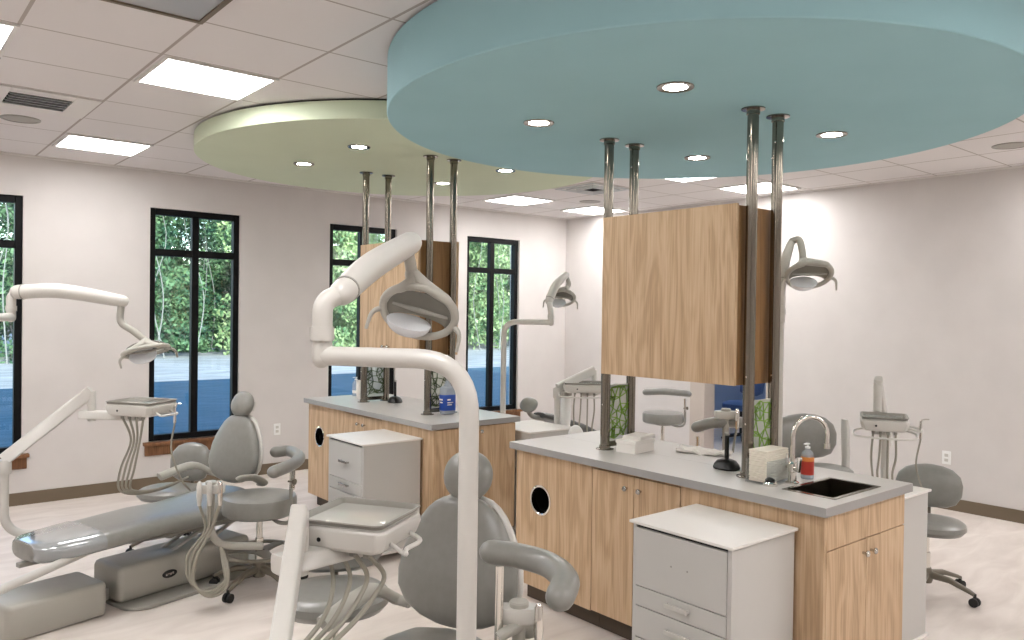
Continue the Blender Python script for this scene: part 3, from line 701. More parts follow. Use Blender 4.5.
def op_stool(label, loc, rz, zs=.5, a0=.2, bh=.30, bw=.20, bx=.2, zo=.09):
    t = thing('operator_stool', label, 'stool', loc, rz)
    star_base(t, .12, .28, None, a0); column(t, .14, zs - .09)
    MB().loft([((0, 0, z), (.2 * k, 0, 0), (0, .215 * k, 0)) for z, k in ((zs - .08, .7), (zs - .07, .9), (zs - .045, 1), (zs - .02, .98), (zs - .005, .88), (zs + .003, .6), (zs + .005, .02))], 2.3, 36).build('seat', 'vinyl_grey', t)
    zb = zs + zo
    MB().loft([((bx + .01 + .05 * q * q, 0, zb + bh * q), (.045 * kk, 0, 0), (0, bw * k, 0)) for q, k, kk in ((0, .3, .2), (.02, .55, .6), (.1, .8, .9), (.3, .97, 1), (.55, 1, 1), (.75, .92, 1), (.9, .7, .85), (.97, .42, .5), (1, .1, .1))], 2.2, 36).build('backrest', 'vinyl_grey', t)
    MB().tube(catmull([(.03, 0, zs - .09), (bx - .02, 0, zs - .08), (bx + .05, 0, zs - .02), (bx + .055, 0, zb + .12)], 6), .014).build('back_bar', 'cast_taupe', t)
    return t
op_stool('grey operator stool with oval backrest standing free at the right', (5.0, 2.035, 0), math.radians(20), .455, .55, .26, .19, .2, .03)
op_stool('grey operator stool whose backrest shows behind the left chair', (1.70, 5.72, 0), math.radians(38), .42, .2, .27, .16, .2, .0)
op_stool('grey operator stool seen below the nearer instrument tray', (1.45, 2.80, 0), math.radians(62), .58, .2, .2, .2, .17, .01)
t = op_stool('grey operator stool with cream arm bracket seen through the faucet loop', (*at(822, 440, 5.7).xy, 0), math.radians(62), .585, .2, .33, .27, .2, .02)
MB().loft([((.05, -.23, .56), (.03, 0, 0), (0, .02, 0)), ((.07, -.245, .66), (.035, 0, 0), (0, .02, 0)), ((.09, -.25, .84), (.04, 0, 0), (0, .02, 0)), ((.1, -.25, .91), (.03, 0, 0), (0, .015, 0))], 3).build('arm_bracket', 'plastic_cream', t)

# ------------------------------------------------------------------ dental chairs
def dental_chair(label, loc, rz, full=True, lift=0):
    t = thing('dental_chair', label, 'dental chair', loc, rz); L = lift
    Z = V((0, 0, 1)); Y = V((0, 1, 0)); X = V((1, 0, 0))
    prof = [(-1.16, .445, .05, .03), (-1.155, .448, .12, .045), (-1.12, .452, .18, .052), (-1.05, .455, .215, .055), (-.9, .462, .235, .056), (-.7, .472, .245, .056), (-.5, .482, .25, .058), (-.3, .478, .26, .06), (-.12, .49, .265, .06), (.02, .505, .25, .058), (.1, .515, .2, .05), (.13, .515, .1, .03)]
    sec = [(V((s, 0, z - h + L)), Y * w_, Z * h) for s, z, w_, h in prof]
    MB().loft(sec, 3.0, 36).build('seat_upholstery', 'vinyl_grey', t)
    # glossy clear sheet wrapped over the foot end
    g = [(V((s, 0, z - h + L + .004)), Y * (w_ + .004), Z * (h + .003)) for s, z, w_, h in prof[1:5]] + [(V((-.84, 0, .465 - .056 + L + .004)), Y * .24, Z * .059)]
    MB().loft(g, 3.0, 36).build('toe_cover', 'toe_cover_gloss', t)
    # back
    bp = [(.555, .06, .02), (.57, .13, .035), (.60, .195, .045), (.65, .235, .05), (.70, .242, .05), (.77, .232, .05), (.83, .208, .047), (.88, .178, .043), (.92, .148, .04), (.945, .12, .037), (.965, .085, .03), (.975, .04, .02), (.978, .01, .01)]
    k = .2
    sec = [(V((.05 + k * (z - .46), 0, z + L)), Y * w_, V((1, 0, -k)).normalized() * th) for z, w_, th in bp]
    MB().loft(sec, 2.5, 40).build('backrest', 'vinyl_grey', t)
    sec = [(V((.088 + k * (z - .46), 0, z + L)), Y * (w_ + .003), V((1, 0, -k)).normalized() * th * .5) for z, w_, th in bp[1:-1]]
    MB().loft(sec, 2.5, 40).build('back_shell', 'plastic_cream', t)
    c = V((.165, 0, 1.045 + L)); tilt = V((.3, 0, 1)).normalized(); n = V((1, 0, -.3)).normalized()
    MB().ell(c, Y * .096, n * .05, tilt * .086, 28, 14, 2.1).build('headrest', 'vinyl_grey', t)
    MB().obox(c + V((.02, 0, -.11)) , n * .008, Y * .025, tilt * .09).obox(c + n * .05, n * .012, Y * .05, tilt * .03).build('headrest_bar', 'plastic_cream', t)
    for s in (-1, 1):
        a = MB().tube(catmull([(.13, s * .22, .56 + L), (.12, s * .28, .575 + L), (.04, s * .295, .625 + L), (-.05, s * .29, .635 + L), (-.24 if s > 0 else -.07, s * .28, (.60 if s > 0 else .625) + L)], 8), [.018 + .012 * min(1, i / 8) for i in range(33)], 14, flat=.6)
        a.build('arm_sling', 'plastic_grey', t)
    MB().loft([(V((s, 0, z + L)), Y * w_, Z * h) for s, z, w_, h in ((-.62, .335, .07, .012), (-.4, .335, .11, .02), (.1, .345, .13, .03), (.2, .36, .1, .03))], 3).build('seat_frame', 'plastic_mid', t)
    if full:
        for a, b in ((-.42, -.12), (-.2, .1)):
            MB().obox((V((a, -.05, .19)) + V((b, -.05, .33 + L))) / 2, (V((b, 0, .33 + L)) - V((a, 0, .19))) / 2, Y * .014, V((.02, 0, 0))).obox((V((a, .05, .19)) + V((b, .05, .33 + L))) / 2, (V((b, 0, .33 + L)) - V((a, 0, .19))) / 2, Y * .014, V((.02, 0, 0))).build('lift_arm', 'plastic_cream', t, bevel=.004)
        MB().rslab(-.72, .33, -.27, .2, .0, .022, .12, .006).build('base_plate', 'plastic_mid', t)
        bc = MB().rslab(-.72, .14, -.135, .16, .022, .225, .035, .03).build('base_cover', 'plastic_grey', t, ang=60)
        # oval badge on the near side of the cover
        bd = MB().loft([(V((-.42, -.1355 - e, .12)), X * .046 * q, Z * .023 * q) for e, q in ((0, 1), (.003, 1), (.005, .93), (.005, .01))], 2, 32).build('oval_badge', 'black_plastic', bc)
        sb = MB()
        for i, (dx, w_) in enumerate(((-.022, .006), (-.008, .004), (.004, .006), (.018, .005))):
            sb.obox((-.42 + dx, -.1415, .12 + (.002 if i % 2 else -.001)), X * w_, V((0, .0006, 0)), Z * (.006 if i != 1 else .003))
        sb.build('badge_mark', 'knob_nickel', bc)
        MB().rslab(-1.30, -.80, -.17, .15, .0, .185, .03, .022).build('junction_box', 'plastic_grey', t, ang=60)
        MB().box(-.81, -.70, -.03, .04, .03, .1).build('link_bar', 'plastic_mid', t, bevel=.006)
        MB().obox((-.9, .0, .335), X * .28, Y * .02, V((.0, 0, .012))).build('toe_bracket', 'plastic_mid', t, bevel=.004)
    else:
        MB().rslab(-.66, .14, -.15, .15, 0, .215, .035, .03).build('base_cover', 'plastic_grey', t, ang=60)
        MB().box(-.3, .0, -.06, .06, .21, .34 + L).build('lift_column', 'plastic_mid', t, bevel=.01)
    return t
dental_chair('grey reclining dental chair by the windows at the left, foot end wrapped glossy', (1.79, 5.02, 0), math.radians(15))
dental_chair('grey dental chair nearest the viewer, behind the big cream lamp post', (1.48, 2.13, 0), math.radians(19), True, .06)

# a reclined chair behind the far island: only the back of the headrest rises above the counter
hd = at(526, 405, 6.4)
t = thing('dental_chair', 'reclined dental chair behind the far island, headrest just above the cart', 'dental chair', (hd.x + .75, hd.y - .05, 0), 0)
o = V(t.location)
MB().ell(V((-.72, .05, hd.z)), (0, .085, .02), (.05, 0, .012), (.03, 0, .05), 28, 12, 2.3).build('headrest', 'vinyl_grey', t)
MB().obox((-.755, .06, hd.z - .018), (.006, 0, 0), (0, .045, 0), (0, 0, .012)).tube(catmull([(-.75, .03, hd.z - .03), (-.7, .03, hd.z - .09), (-.58, .02, hd.z - .12)], 5), .02).build('headrest_bar', 'plastic_mid', t)
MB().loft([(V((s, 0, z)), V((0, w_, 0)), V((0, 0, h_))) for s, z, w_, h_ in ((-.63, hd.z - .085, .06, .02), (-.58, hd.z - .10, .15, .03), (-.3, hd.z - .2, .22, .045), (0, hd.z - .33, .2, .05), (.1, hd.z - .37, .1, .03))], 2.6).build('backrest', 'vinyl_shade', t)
MB().loft([(V((s, 0, .36)), V((0, w_, 0)), V((0, 0, .05))) for s, w_ in ((.0, .1), (.05, .22), (.5, .25), (1.1, .22), (1.2, .1))], 3).build('seat_upholstery', 'vinyl_grey', t)
MB().rslab(.0, .7, -.15, .15, 0, .315, .04, .03).build('base_cover', 'plastic_grey', t)

# ------------------------------------------------------------------ dental lights
def lamp_head(t, o, C, ex, n, neck, s=1.0):
    """oval frame ring around a split reflector, two handles; ex along the long side, n the way the light points"""
    C, ex, n = V(C), V(ex).normalized(), V(n).normalized(); ex = (ex - n * ex.dot(n)).normalized(); ey = n.cross(ex)
    if ey.z < 0: ey = -ey
    A, B = .108 * s, .082 * s
    ringp = [C + ex * A * math.cos(2 * PI * k / 40) + ey * B * math.sin(2 * PI * k / 40) for k in range(40)]
    fr = MB().tube(ringp, .0115 * s, 12, loop=True).build('lamp_frame', 'plastic_grey', t, o)
    nk = V(neck)
    y = MB(); rp_ = lambda q: C + ex * A * math.cos(q) + ey * B * math.sin(q)
    for a0_, a1_ in ((2.2, 3.0), (.95, .12)):
        arc = [rp_(a0_ + (a1_ - a0_) * k / 4) for k in range(5)]
        pts = catmull([nk, nk * .45 + rp_(1.57) * .55 + (arc[0] - rp_(1.57)) * .35] + arc, 5)
        y.pad(pts, [.021 * s - (.021 - .0125) * s * min(1, i / 14) for i in range(len(pts))], 12)
    y.build('yoke', 'plastic_grey', t, o)
    def shell(v0, v1, depth, sc_, th, mm, nm):
        R = []
        N = 16
        outer, inner = [], []
        for j in range(7):
            q = v0 + (v1 - v0) * j / 6; wd = math.sqrt(max(1e-3, 1 - min(.98, abs(q)) ** 2))
            outer.append([C + ex * A * sc_ * wd * math.cos(PI * i / N) + ey * B * sc_ * q - n * depth * (math.sin(PI * i / N) ** .8 * (1 - .45 * q * q)) for i in range(N + 1)])
            inner.append([p + n * th for p in outer[-1]])
        vs = [p for r in outer for p in r] + [p for r in inner for p in r]; K = 7 * (N + 1); fs = []
        for j in range(6):
            for i in range(N):
                a = j * (N + 1) + i; fs += [(a, a + 1, a + N + 2, a + N + 1), (K + a, K + a + N + 1, K + a + N + 2, K + a + 1)]
        for i in range(N): fs += [(i, K + i, K + i + 1, i + 1), (6 * (N + 1) + i, 6 * (N + 1) + i + 1, K + 6 * (N + 1) + i + 1, K + 6 * (N + 1) + i)]
        for j in range(6): a = j * (N + 1); fs += [(a, a + N + 1, K + a + N + 1, K + a), (a + N, K + a + N, K + a + 2 * N + 1, a + 2 * N + 1)]
        MB().add(vs, fs).build(nm, mm, t, o, ang=50)
    shell(-.5, .55, .05 * s, .93, .004, 'reflector', 'reflector')
    sc_ = C - ex * .022 * s - ey * B * .42 + n * .012 * s
    sm = MB().ell(sc_, ex * A * .62, n * .042 * s, ey * B * .58, 28, 14)
    for v in sm.v:
        q = (v - sc_).dot(ey)
        if q > 0: v -= ey * q * .96
    sm.build('lamp_shield', 'lamp_white', t, o)
    MB().tube([C - ex * A * .75 + ey * B * .1, C + ey * B * .12 + n * .008, C + ex * A * .8 + ey * B * .05], [.004 * s, .008 * s, .004 * s], 10).build('bulb_bar', 'plastic_mid', t, o)
    for sgn in (-1, 1):
        h0 = C + ex * A * sgn * .98 - ey * B * .2
        MB().tube(catmull([h0, h0 + ex * .025 * sgn * s - ey * .012 * s + n * .02, h0 + ex * .03 * sgn * s - ey * .05 * s + n * .05], 6), [.009 * s * (1 - .04 * i) for i in range(13)], 10).build('handle', 'plastic_grey', t, o)
def dental_light(label, foot, post, cross_end, ztop, riser_top, arm, arm_r, knuckle, C, ex, n, rp=.0205, s=1.0, zlow=.36):
    P = V((post[0], post[1], 0)); o = V((P.x, P.y, zlow)); t = thing('dental_light', label, 'dental light', o)
    U = V(cross_end); pth = [V((foot[0], foot[1], zlow)), V((P.x, P.y, zlow)), V((P.x, P.y, ztop)), V((U.x, U.y, ztop))]
    MB().tube(round_path(pth, .11, 9), rp, 20).build('post', 'plastic_cream', t, o)
    RT = V(riser_top); a0 = V(arm[0])
    MB().pad(round_path([V((U.x, U.y, ztop - .005)), V((U.x, U.y, RT.z)), a0], .045, 7), rp * 1.05, 18).build('riser', 'plastic_cream', t, o)
    MB().lathe([(rp * 1.25, -.014), (rp * 1.25, .014)], V((U.x, U.y, ztop + .045)), 24).build('collar', 'plastic_cream', t, o)
    pts = catmull(arm, 8); rr = [arm_r[0] + (arm_r[1] - arm_r[0]) * i / (len(pts) - 1) + .004 * math.sin(PI * i / (len(pts) - 1)) for i in range(len(pts))]
    MB().pad(pts, rr, 20, .95).build('spring_arm', 'plastic_cream', t, o)
    tt = (pts[2] - pts[0]).normalized(); MB().tube([pts[1] - tt * .003, pts[1] + tt * .003], rr[1] * 1.03, 20).build('joint_ring', 'plastic_mid', t, o)
    MB().pad(catmull(knuckle, 6), .017 * s, 14).build('drop_link', 'plastic_grey', t, o)
    lamp_head(t, o, C, ex, n, knuckle[-1], s)
    return t
# near lamp
P = at(469, 430, 1.52); U = at(322, 352, 1.60)
dental_light('big cream dental light nearest the viewer, post crossing the near chair', (1.05, 2.0), P.xy, U, 1.58, at(324, 302, 1.6),
             [at(342, 293, 1.63), at(372, 266, 1.82), at(410, 243, 2.05)], (.0275, .031), [at(408, 252, 2.04), at(410, 262, 2.05), at(412, 274, 2.06)],
             at(419, 312, 2.08), rt - up * .3, -fw * .85 - up * .5 - rt * .08, .0195, .9)
# left lamp
dental_light('cream dental light above the left chair, arm reaching in from the left edge', (1.15, 4.84), (.27, 4.05), at(11, 318, 4.2), 1.61, at(12, 296, 4.2),
             [at(18, 292, 4.2), at(60, 291, 4.22), at(122, 301, 4.3)], (.040, .035), [at(121, 306, 4.3), at(121, 322, 4.3), at(133, 331, 4.31), at(146, 341, 4.32)],
             at(146, 351, 4.34), rt * .95 - up * .25 + fw * .2, -up * .9 - fw * .18 + rt * .25, .022, 1.08)
# lamp beyond the far island
dental_light('small cream dental light in the far corner by the rightmost window', (4.5, 4.95), at(503, 400, 6.2).xy, at(551, 321, 6.15), 1.595, at(551, 312, 6.15),
             [at(549, 301, 6.2), at(556, 285, 6.3), at(566, 275, 6.42)], (.032, .028), [at(567, 278, 6.42), at(569, 284, 6.42), at(567, 288, 6.4)],
             at(561, 298, 6.36), rt - up * .1, -fw * .7 - up * .7, .022, 1.02)
# lamp beyond the near island
dental_light('dental light head against the right wall beside the right steel posts', (4.6, 2.9), at(779, 400, 4.6).xy, at(781, 318, 4.55), 1.65, at(784, 290, 4.5),
             [at(783, 280, 4.5), at(785, 262, 4.5), at(791, 243, 4.5)], (.026, .022), [at(792, 241, 4.5), at(799, 240, 4.48), at(802, 250, 4.46), at(803, 261, 4.45)],
             at(809, 275, 4.44), rt + up * .05, -fw * .72 - up * .7, .022, 1.15)

# ------------------------------------------------------------------ instrument deliveries
def bar(m, a, b, w_, h_):
    a, b = V(a), V(b); d = (b - a); L = d.length; d.normalize(); s = d.cross(V((0, 0, 1))).normalized(); u = s.cross(d)
    return m.loft([(a, s * w_, u * h_), (a + d * .002, s * w_, u * h_), (b, s * w_, u * h_)], 5, 24)
def delivery(label, post, zpost, knee, kz, head, ang, foot=None, hose_to=(0, 0), w_=.15, hold=1, tray_label='', drop=.42, hoses=None, front_rail=False, reach=.06, syringe=True):
    """post -> sloping arm -> knuckle -> level arm -> tray head with hanging hoses"""
    H_ = V(head); o = V((H_.x, H_.y, H_.z - .09)); t = thing('delivery_unit', label, 'delivery unit', o)
    c, s = math.cos(ang), math.sin(ang); ex, ey, z = V((c, s, 0)), V((-s, c, 0)), V((0, 0, 1))
    Pt = V((post[0], post[1], zpost)); K = V(knee)
    if foot is not None:
        MB().tube(round_path([V((foot[0], foot[1], .38)), V((post[0], post[1], .41)), Pt], .14, 8), .024, 16).build('post', 'plastic_cream', t, o)
    else: MB().tube([V((post[0], post[1], .05)), Pt], .024, 16).build('post', 'plastic_cream', t, o)
    MB().lathe([(.034, -.05), (.036, -.04), (.036, .02), (.03, .03), (0, .03)], Pt, 20).build('post_joint', 'plastic_cream', t, o)
    bar(MB(), Pt + V((0, 0, .03)), K, .021, .034).build('sloping_arm', 'plastic_cream', t, o, .006)
    bk = H_ - ey * .10 - z * .06
    kb = V((K.x, K.y, H_.z - .075)); kd = (kb - V((H_.x, H_.y, kb.z))).normalized() * .06
    MB().cyl(kb + V((0, 0, -.035)), K + V((0, 0, .0)), .022, 18).build('knuckle', 'plastic_cream', t, o)
    bar(MB(), kb + kd, V((H_.x, H_.y, H_.z - .075)), .034, .024).build('level_arm', 'plastic_cream', t, o, .006)
    # head: wedge-edged box
    def ring(zz, k, kf): return [H_ + ex * a * w_ * k + ey * b * .125 * (kf if b < 0 else k) + z * zz for a, b in ((-.86, -1), (.86, -1), (1, -.8), (1, .8), (.86, 1), (-.86, 1), (-1, .8), (-1, -.8))]
    MB().rings([ring(-.062, .80, .84), ring(-.05, .92, .95), ring(-.02, 1, 1), ring(-.004, .99, .99), ring(0, .95, .95)]).build('tray_head', 'plastic_cream', t, o, .004, ang=30)
    MB().lathe([(.005, 0), (.006, .002), (0, .003)], H_ - ey * .1195 * 1.05 + z * -.03 - ex * w_ * .35, 10, -ey).build('indicator', 'black_plastic', t, o)
    # side holder rail with cups
    sd = ex * hold
    MB().tube(catmull([H_ + sd * w_ * .9 - ey * .06 - z * .04, H_ + sd * (w_ + .05) - ey * .1 - z * .05, H_ + sd * (w_ + reach) - ey * .06 - z * .05, H_ + sd * (w_ + reach) + ey * .02 - z * .05, H_ + sd * w_ * .9 + ey * .05 - z * .04], 6), .006, 10).build('holder_rail', 'plastic_cream', t, o)
    for k in range(4):
        x0 = (-.45 + .3 * k) * w_
        a = H_ + ex * x0 - ey * .07 - z * .05
        MB().tube([a + z * .01, a - z * .03], [.011, .009], 12).build('instrument_cup', 'plastic_mid', t, o)
        if hoses: pts = [a - z * .02] + hoses(k)
        else: pts = [a - z * .02, a - z * .15 + ex * .004 * (k - 2), a - z * drop * .7 - ex * .012 * (k % 2), a - z * drop + ex * .01, a - z * (drop + .12) + ex * .03 * (k - 1)]
        MB().tube(catmull(pts, 8), .0062, 8).build('hose', 'hose_grey', t, o)
    g = H_ + sd * (w_ + reach) - z * .05
    if syringe: MB().tube([g + z * .045 , g - z * .05], [.006, .008], 10).tube(catmull([g + z * .045, g + z * .055 + ex * .015, g + z * .056 + ex * .04], 4), .003, 8).build('air_syringe', 'chrome', t, o)
    if syringe: MB().tube(catmull([g - z * .05, g - z * .2 - ex * .02, g - z * .36 + ex * .02 + ey * .03, g - z * .45 + ey * .14], 7), .005, 8).build('syringe_hose', 'hose_grey', t, o)
    if front_rail:
        fr_ = [H_ - ex * w_ * .8 - ey * .05 - z * .055, H_ - ex * (w_ + .035) - ey * .09 - z * .065, H_ - ex * (w_ + .03) - ey * .175 - z * .085, H_ - ey * .185 - z * .09, H_ + ex * (w_ + .03) - ey * .175 - z * .085, H_ + ex * (w_ + .035) - ey * .09 - z * .065, H_ + ex * w_ * .8 - ey * .05 - z * .055]
        MB().tube(round_path(fr_, .03, 5), .006, 10).build('front_rail', 'plastic_cream', t, o)
    # the loose instrument tray lying on top
    if tray_label:
        tr = thing('instrument_tray', tray_label, 'tray', H_, ang)
        a, b = w_ * .93, .118
        MB().rslab(-a, a, -b, b, .001, .004, .02, .001).build('tray_floor', 'tray_inside', tr)
        def rr(i, zz, rad=.022, n=5):
            out = []
            for cx, cy, q in ((a, b, 0), (-a, b, 1), (-a, -b, 2), (a, -b, 3)):
                sx, sy = (1 if cx > 0 else -1), (1 if cy > 0 else -1)
                for k in range(n + 1): th = (q + k / n) * PI / 2; out.append(V((cx - sx * rad + (rad - i) * math.cos(th), cy - sy * rad + (rad - i) * math.sin(th), zz)))
            return out
        MB().rings([rr(.004, .001), rr(-.003, .013), rr(-.007, .0145), rr(-.004, .017), rr(.003, .0145), rr(.01, .004), rr(.008, .001)], loop=True).build('tray_rim', 'tray_rim', tr)
# near
HN = at(360, 517, 2.08)
delivery('cream instrument delivery unit with sloping arm in front of the near chair', at(273, 700, 1.62).xy, .86, at(300, 512, 1.95), 1.16, HN, math.radians(-58), None, (-.28, .02), .13, 1,
         'dark rimmed instrument tray on the delivery unit nearest the viewer', .42,
         lambda k: [at(333 + 17 * k, 575, 2.02), at(331 + 14 * k, 598, 1.98), at(321 + 11 * k, 622, 1.92), at(298 + 9 * k, 652, 1.86), at(280 + 8 * k, 690, 1.8)], False, .035, False)
# left
HL = at(142, 403, 4.35)
delivery('cream instrument delivery unit over the left chair beside the window', at(4, 470, 4.3).xy, .80, at(92, 391, 4.4), 1.18, HL, math.radians(-54), (1.2, 5.0), (.05, .10), .15, 1,
         'instrument tray on the left delivery unit in front of the window', .56,
         lambda k: [at(131 + 3 * k, 440, 4.35), at(121 + 4.5 * k, 468, 4.35), at(119 + 4 * k, 489, 4.38), at(136 + 6 * k, 494 - 1.5 * k, 4.42), at(165 + 4 * k, 488 - 2 * k, 4.6), at(188, 477, 4.75)])
# far corner
HC = at(584, 384, 6.2)
delivery('cream instrument delivery unit in the far corner beside the left steel posts', at(557, 420, 6.2).xy, 1.05, at(594, 370, 6.35), 1.25, HC, math.radians(-42), None, (.02, .02), .165, 1,
         'dark instrument tray on the far corner delivery unit', .42, None, True)
# right side
HD = at(884, 418, 4.35)
delivery('cream instrument delivery unit with hanging hoses against the right wall', at(885, 470, 4.75).xy, .95, at(878, 380, 4.5), 1.3, HD, math.radians(-63), None, (.02, -.02), .122, 1,
         'dark instrument tray on the delivery unit by the right wall', .36, None, True)

# ------------------------------------------------------------------ assistant instrument holders
def holder(label, loc, z, base, ang, n=3, drop=.35, side=1, hoses=None):
    o = V((loc[0], loc[1], 0)); t = thing('instrument_holder', label, 'instrument holder', o); zz = V((0, 0, 1)); p = V((loc[0], loc[1], z))
    ex = V((math.cos(ang), math.sin(ang), 0)); ey = V((-ex.y, ex.x, 0))
    MB().loft([(p + zz * q, ex * .075 * k, ey * .032 * k) for q, k in ((-.05, .85), (-.045, .97), (-.01, 1), (0, .94))], 4, 28).build('holder_block', 'plastic_cream', t, o)
    MB().lathe([(.03, -.002), (.031, .012), (.027, .017), (0, .017)], p, 26).build('touch_pad', 'plastic_grey', t, o)
    MB().tube(round_path([p - zz * .045, V((p.x, p.y, .36)), V((base[0], base[1], .30))], .12, 8), .021, 14).build('support_arm', 'plastic_grey', t, o)
    for k in range(n):
        q = p + ex * (.06 - .055 * k) * side - ey * .04
        h_ = MB().tube([q + zz * .022, q + zz * .012, q - zz * .06, q - zz * .11], [.007, .013, .016, .010], 12).build('suction_tip', 'plastic_cream' if k else 'chrome', t, o)
        hz = [q - zz * .1] + hoses(k) if hoses else None
        MB().tube(catmull(hz or [q - zz * .1, q - zz * (drop * .7) - ex * .02, q - zz * (drop + .12) - ex * (.03 + .03 * k), q - zz * (drop + .2) + ex * .06 * (k + 1) * side, q - zz * (drop + .1) + ex * .12 + ey * .08, q - zz * (drop - .03) + ex * .12 + ey * .2], 8), .0095 - .002 * (k == n - 1), 10).build('hose', 'hose_grey', t, o)
hl = at(211, 487, 4.35)
bl = at(262, 552, 4.55)
holder('cream instrument holder with looping hoses between the left chair and stool', hl.xy, .70, bl.xy, math.radians(-35), 3, .33, 1,
       lambda k: [at(211 - 3 * k, 530, 4.33), at(198 - 5 * k, 555, 4.3), at(193 - 2 * k, 580, 4.3), at(207, 596 - 2 * k, 4.3), at(224, 590 - 4 * k, 4.32), at(228 - 2 * k, 570, 4.34), at(219, 540, 4.4)])
hn = at(519, 606, 2.45)
holder('cream instrument holder with round pad under the near curved arm rest', hn.xy, hn.z, (1.55, 2.25), math.radians(-40), 1, .33, 1,
       lambda k: [at(538 - 14 * k, 640, 2.6), at(536 - 14 * k, 690, 2.6), at(520 - 8 * k, 740, 2.62), at(490, 745, 2.7)])
hd_ = at(726, 411, 5.05)
holder('cream instrument holder seen above the black stand rod under the cabinet', hd_.xy, hd_.z, (hd_.x + .3, hd_.y + .1), math.radians(-40), 1, .33, 1)
# suction canister unit in the far corner
c = at(565.5, 412, 6.35); o = V((c.x, c.y, 0))
t = thing('suction_canister', 'white cylinder canister on a grey stand behind the far cart', 'canister', o)
MB().lathe([(.022, .75), (.038, .76), (.042, .80), (.042, .99), (.036, 1.0), (0, 1.0)], o, 24).build('canister', 'white_plastic', t, o)
MB().lathe([(.03, 1.0), (.05, 1.005), (.052, 1.04), (.03, 1.06), (0, 1.06)], o, 24).build('cap', 'plastic_grey', t, o)
MB().cyl(o, o + V((0, 0, .76)), .025).build('stand', 'plastic_mid', t, o)
c = at(576, 436, 5.6); o = V((c.x, c.y, c.z))
t = thing('cuspidor_bowl', 'small white round bowl rising behind the nearer counter edge', 'bowl', (c.x, c.y, 0))
MB().loft([(c + fw * q, rt * .055 * k, up * .075 * k) for q, k in ((-.02, .8), (-.015, .95), (.0, 1), (.03, 1), (.04, .9))], 2, 28).build('bowl', 'white_plastic', t, (c.x, c.y, 0))
MB().cyl((c.x, c.y, 0), (c.x, c.y, c.z - .04), .03).build('pedestal', 'plastic_mid', t, (c.x, c.y, 0))

# ------------------------------------------------------------------ the room beyond the doorway
q = at(752, 408, 11.0)
t = thing('hanging_towel', 'pale teal cloth hanging in the room beyond the doorway', 'cloth', (XR + 3.55, q.y, 1.1))
yy = atz(765, 395, 1.0).y
c = at(764, 392, 11.2)
MB().loft([(V((XR + 3.56, c.y, .75 + .1 * k)), V((.012 + .006 * (k % 2), 0, 0)), V((0, .12 + .008 * (k % 3), 0))) for k in range(8)], 4).build('cloth', 'teal_cloth', t, t.location)
MB().box(XR + 3.54, XR + 3.6, c.y - .1, c.y + .1, 1.45, 1.47).build('peg_bar', 'white_plastic', t, t.location)
c = at(742, 405, 10.4); o = V((c.x, c.y, 0))
t = thing('blue_chair', 'blue padded chair on a swivel base beyond the doorway', 'chair', o)
MB().loft([(o + V((0, 0, z)), V((.22 * k, 0, 0)), V((0, .23 * k, 0))) for z, k in ((.42, .8), (.44, 1), (.5, 1), (.53, .8), (.535, .1))], 3).build('seat', 'blue_scrub', t, o)
MB().loft([(o + V((.2 + .08 * q_, 0, .6 + .45 * q_)), V((.035 * k, 0, 0)), V((0, .19 * k, 0))) for q_, k in ((0, .5), (.08, .9), (.5, 1), (.9, .85), (1, .3))], 2.6).build('backrest', 'blue_scrub', t, o)
MB().tube(catmull([o + V((.05, 0, .44)), o + V((.24, 0, .45)), o + V((.26, 0, .7))], 5), .018).build('back_bar', 'black_plastic', t, o)
MB().cyl(o + V((0, 0, .08)), o + V((0, 0, .43)), .03).build('column', 'black_plastic', t, o)
for k in range(5):
    d = V((math.cos(k * 1.2566), math.sin(k * 1.2566), 0)); MB().tube([o + V((0, 0, .1)), o + d * .27 + V((0, 0, .05))], [.022, .014]).build('leg', 'black_plastic', t, o)
# wide window in the room beyond (its daylight reaches the doorway)
t = bpy.data.objects.new('window_5', None); COL.objects.link(t); t['kind'] = 'structure'; t.location = (XR + 1.9, 7.27, 1.1)
o = t.location
m = MB(); x0, x1 = XR + .5, XR + 3.3
m.box(x0, x0 + .06, 7.24, 7.31, 1.1, 2.6).box(x1 - .06, x1, 7.24, 7.31, 1.1, 2.6).box(x0 + .06, x1 - .06, 7.24, 7.31, 1.1, 1.16).box(x0 + .06, x1 - .06, 7.24, 7.31, 2.54, 2.6)
for k in (1, 2): m.box(x0 + (x1 - x0) * k / 3 - .03, x0 + (x1 - x0) * k / 3 + .03, 7.242, 7.308, 1.16, 2.54)
m.build('window_frame', 'black_frame', t, o)
MB().box(x0 + .06, x1 - .06, 7.272, 7.276, 1.16, 2.54).build('pane', 'pane_glass', t, o)

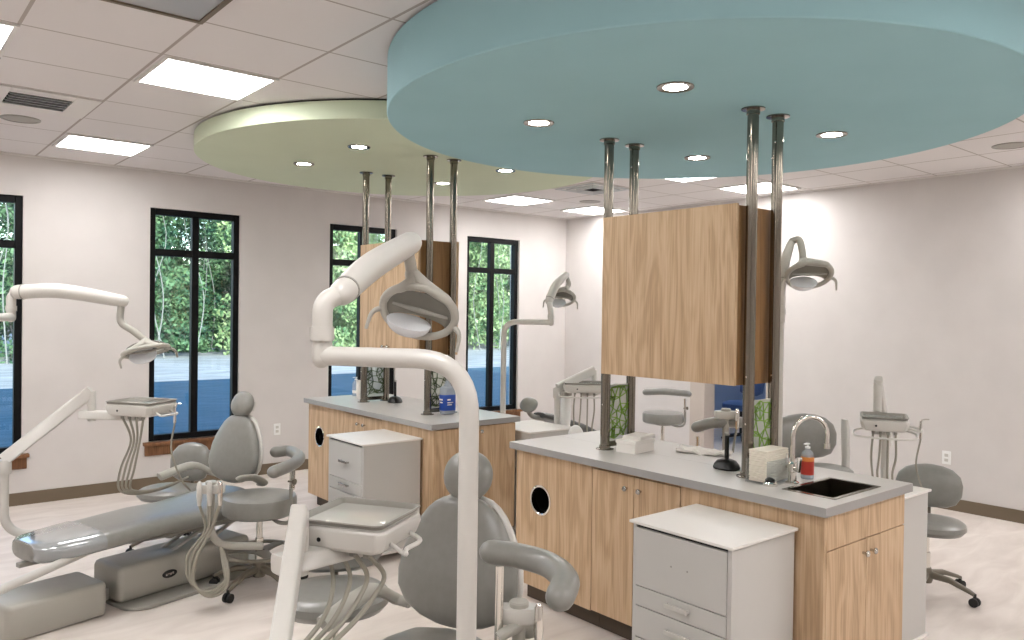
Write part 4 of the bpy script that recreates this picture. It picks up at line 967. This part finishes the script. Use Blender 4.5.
# ------------------------------------------------------------------ outdoors
struct('ground', MB().box(-90, 110, YW + .2, 140, -.6, -.2), 'gravel')
struct('parking_lot', MB().box(-60, 90, YW + .2, 20.5, -.25, -.18), 'asphalt')
def leaves(m, c, R, n, rnd, sz):
    for _ in range(n):
        d = V((rnd.gauss(0, 1), rnd.gauss(0, 1), rnd.gauss(0, 1))).normalized() * (rnd.random() ** .45)
        p = c + V((d.x * R[0], d.y * R[1], d.z * R[2])); a = V((rnd.gauss(0, 1), rnd.gauss(0, 1), rnd.gauss(0, 1))).normalized(); b = a.orthogonal().normalized()
        q = Quaternion(a, rnd.uniform(0, 6.28)); b = q @ b; cc = a.cross(b); s = sz * rnd.uniform(.6, 1.3)
        m.add([p - b * s, p - cc * s * .5, p + b * s, p + cc * s * .5], [(0, 1, 2, 3)])
def tree_proto(seed, mt, hh):
    rnd = random.Random(seed); t = thing('forest_tree', 'leafy green tree in the row beyond the parking lot', 'tree', (0, 0, -.2), 0, 'trees beyond the parking lot')
    cr = MB()
    for _ in range(34):
        z = rnd.uniform(.25, hh); w_ = 1.0 * (1 - .3 * abs(z / hh - .5)); leaves(cr, V((rnd.uniform(-w_, w_), rnd.uniform(-.8, .8), z)), (.8, .75, .8), 420, rnd, .1)
    cr.build('crown', mt, t)
    tb = MB()
    for k in range(4):
        x = rnd.uniform(-1.4, 1.4); y = -1.0 + rnd.uniform(-.3, .3)
        tb.tube(catmull([(x, y, 0), (x + rnd.uniform(-.5, .5), y, hh * .3), (x + rnd.uniform(-.5, .5), y + .2, hh * .6), (x + rnd.uniform(-.8, .8), y + .5, hh * .95)], 5), [.024 - .0012 * i for i in range(16)], 7)
    tb.build('trunk', 'bark_pale', t)
    return t
protos = [tree_proto(1, 'leaf_dark', 7.6), tree_proto(2, 'leaf_light', 7.2), tree_proto(3, 'leaf_dark', 8.2), tree_proto(4, 'leaf_light', 7.9)]
rnd = random.Random(5); k = 0
for row, (y, dx) in enumerate(((30.5, 3.85), (34.2, 3.85), (37.9, 3.85), (41.6, 3.85))):
    x = 1.0 + (row % 2) * 1.9 + (row // 2) * .9
    while x < 36:
        # dark kinds to the left, lighter kinds to the right
        pl = min(1, max(0, (x - 9) / 10)); i = (1 if rnd.random() < .5 else 3) if rnd.random() < pl else (0 if rnd.random() < .5 else 2)
        loc = (x, y + rnd.uniform(-.2, .2), -.2)
        if k < 4 and row == 0 and not protos[i].get('used'): o_ = protos[i]; o_.location = loc; o_['used'] = 1
        else: o_ = dup(protos[i], loc, 0, None, None, (rnd.choice((-1, 1)) * rnd.uniform(.96, 1.04), 1, rnd.uniform(.9, 1.12)))
        x += dx * rnd.uniform(.99, 1.01); k += 1
for i, p in enumerate(protos):
    if not p.get('used'): p.location = (12 + i * 4, 46, -.2)
    if 'used' in p: del p['used']

# ------------------------------------------------------------------ light
wd = bpy.data.worlds.new('world'); sc.world = wd; wd.use_nodes = True
n, l = wd.node_tree.nodes, wd.node_tree.links
bg = n['Background']; sky = n.new('ShaderNodeTexSky'); sky.sky_type = 'NISHITA'; sky.sun_disc = False
sky.sun_elevation = math.radians(30); sky.sun_rotation = math.radians(170); sky.air_density = 1.3; sky.dust_density = .6; sky.ozone_density = 2.2
l.new(sky.outputs[0], bg.inputs[0]); bg.inputs[1].default_value = .55
sun = bpy.data.lights.new('sun', 'SUN'); sun.energy = 8; sun.angle = .01; sun.color = (1, .95, .86)
so = bpy.data.objects.new('sun', sun); COL.objects.link(so)
so.rotation_euler = V((-.25, -1, .36)).to_track_quat('Z', 'Y').to_euler()
vs = sc.view_settings; vs.view_transform = 'Standard'; vs.look = 'None'; vs.gamma = 1; vs.use_curve_mapping = False; vs.exposure = -.06
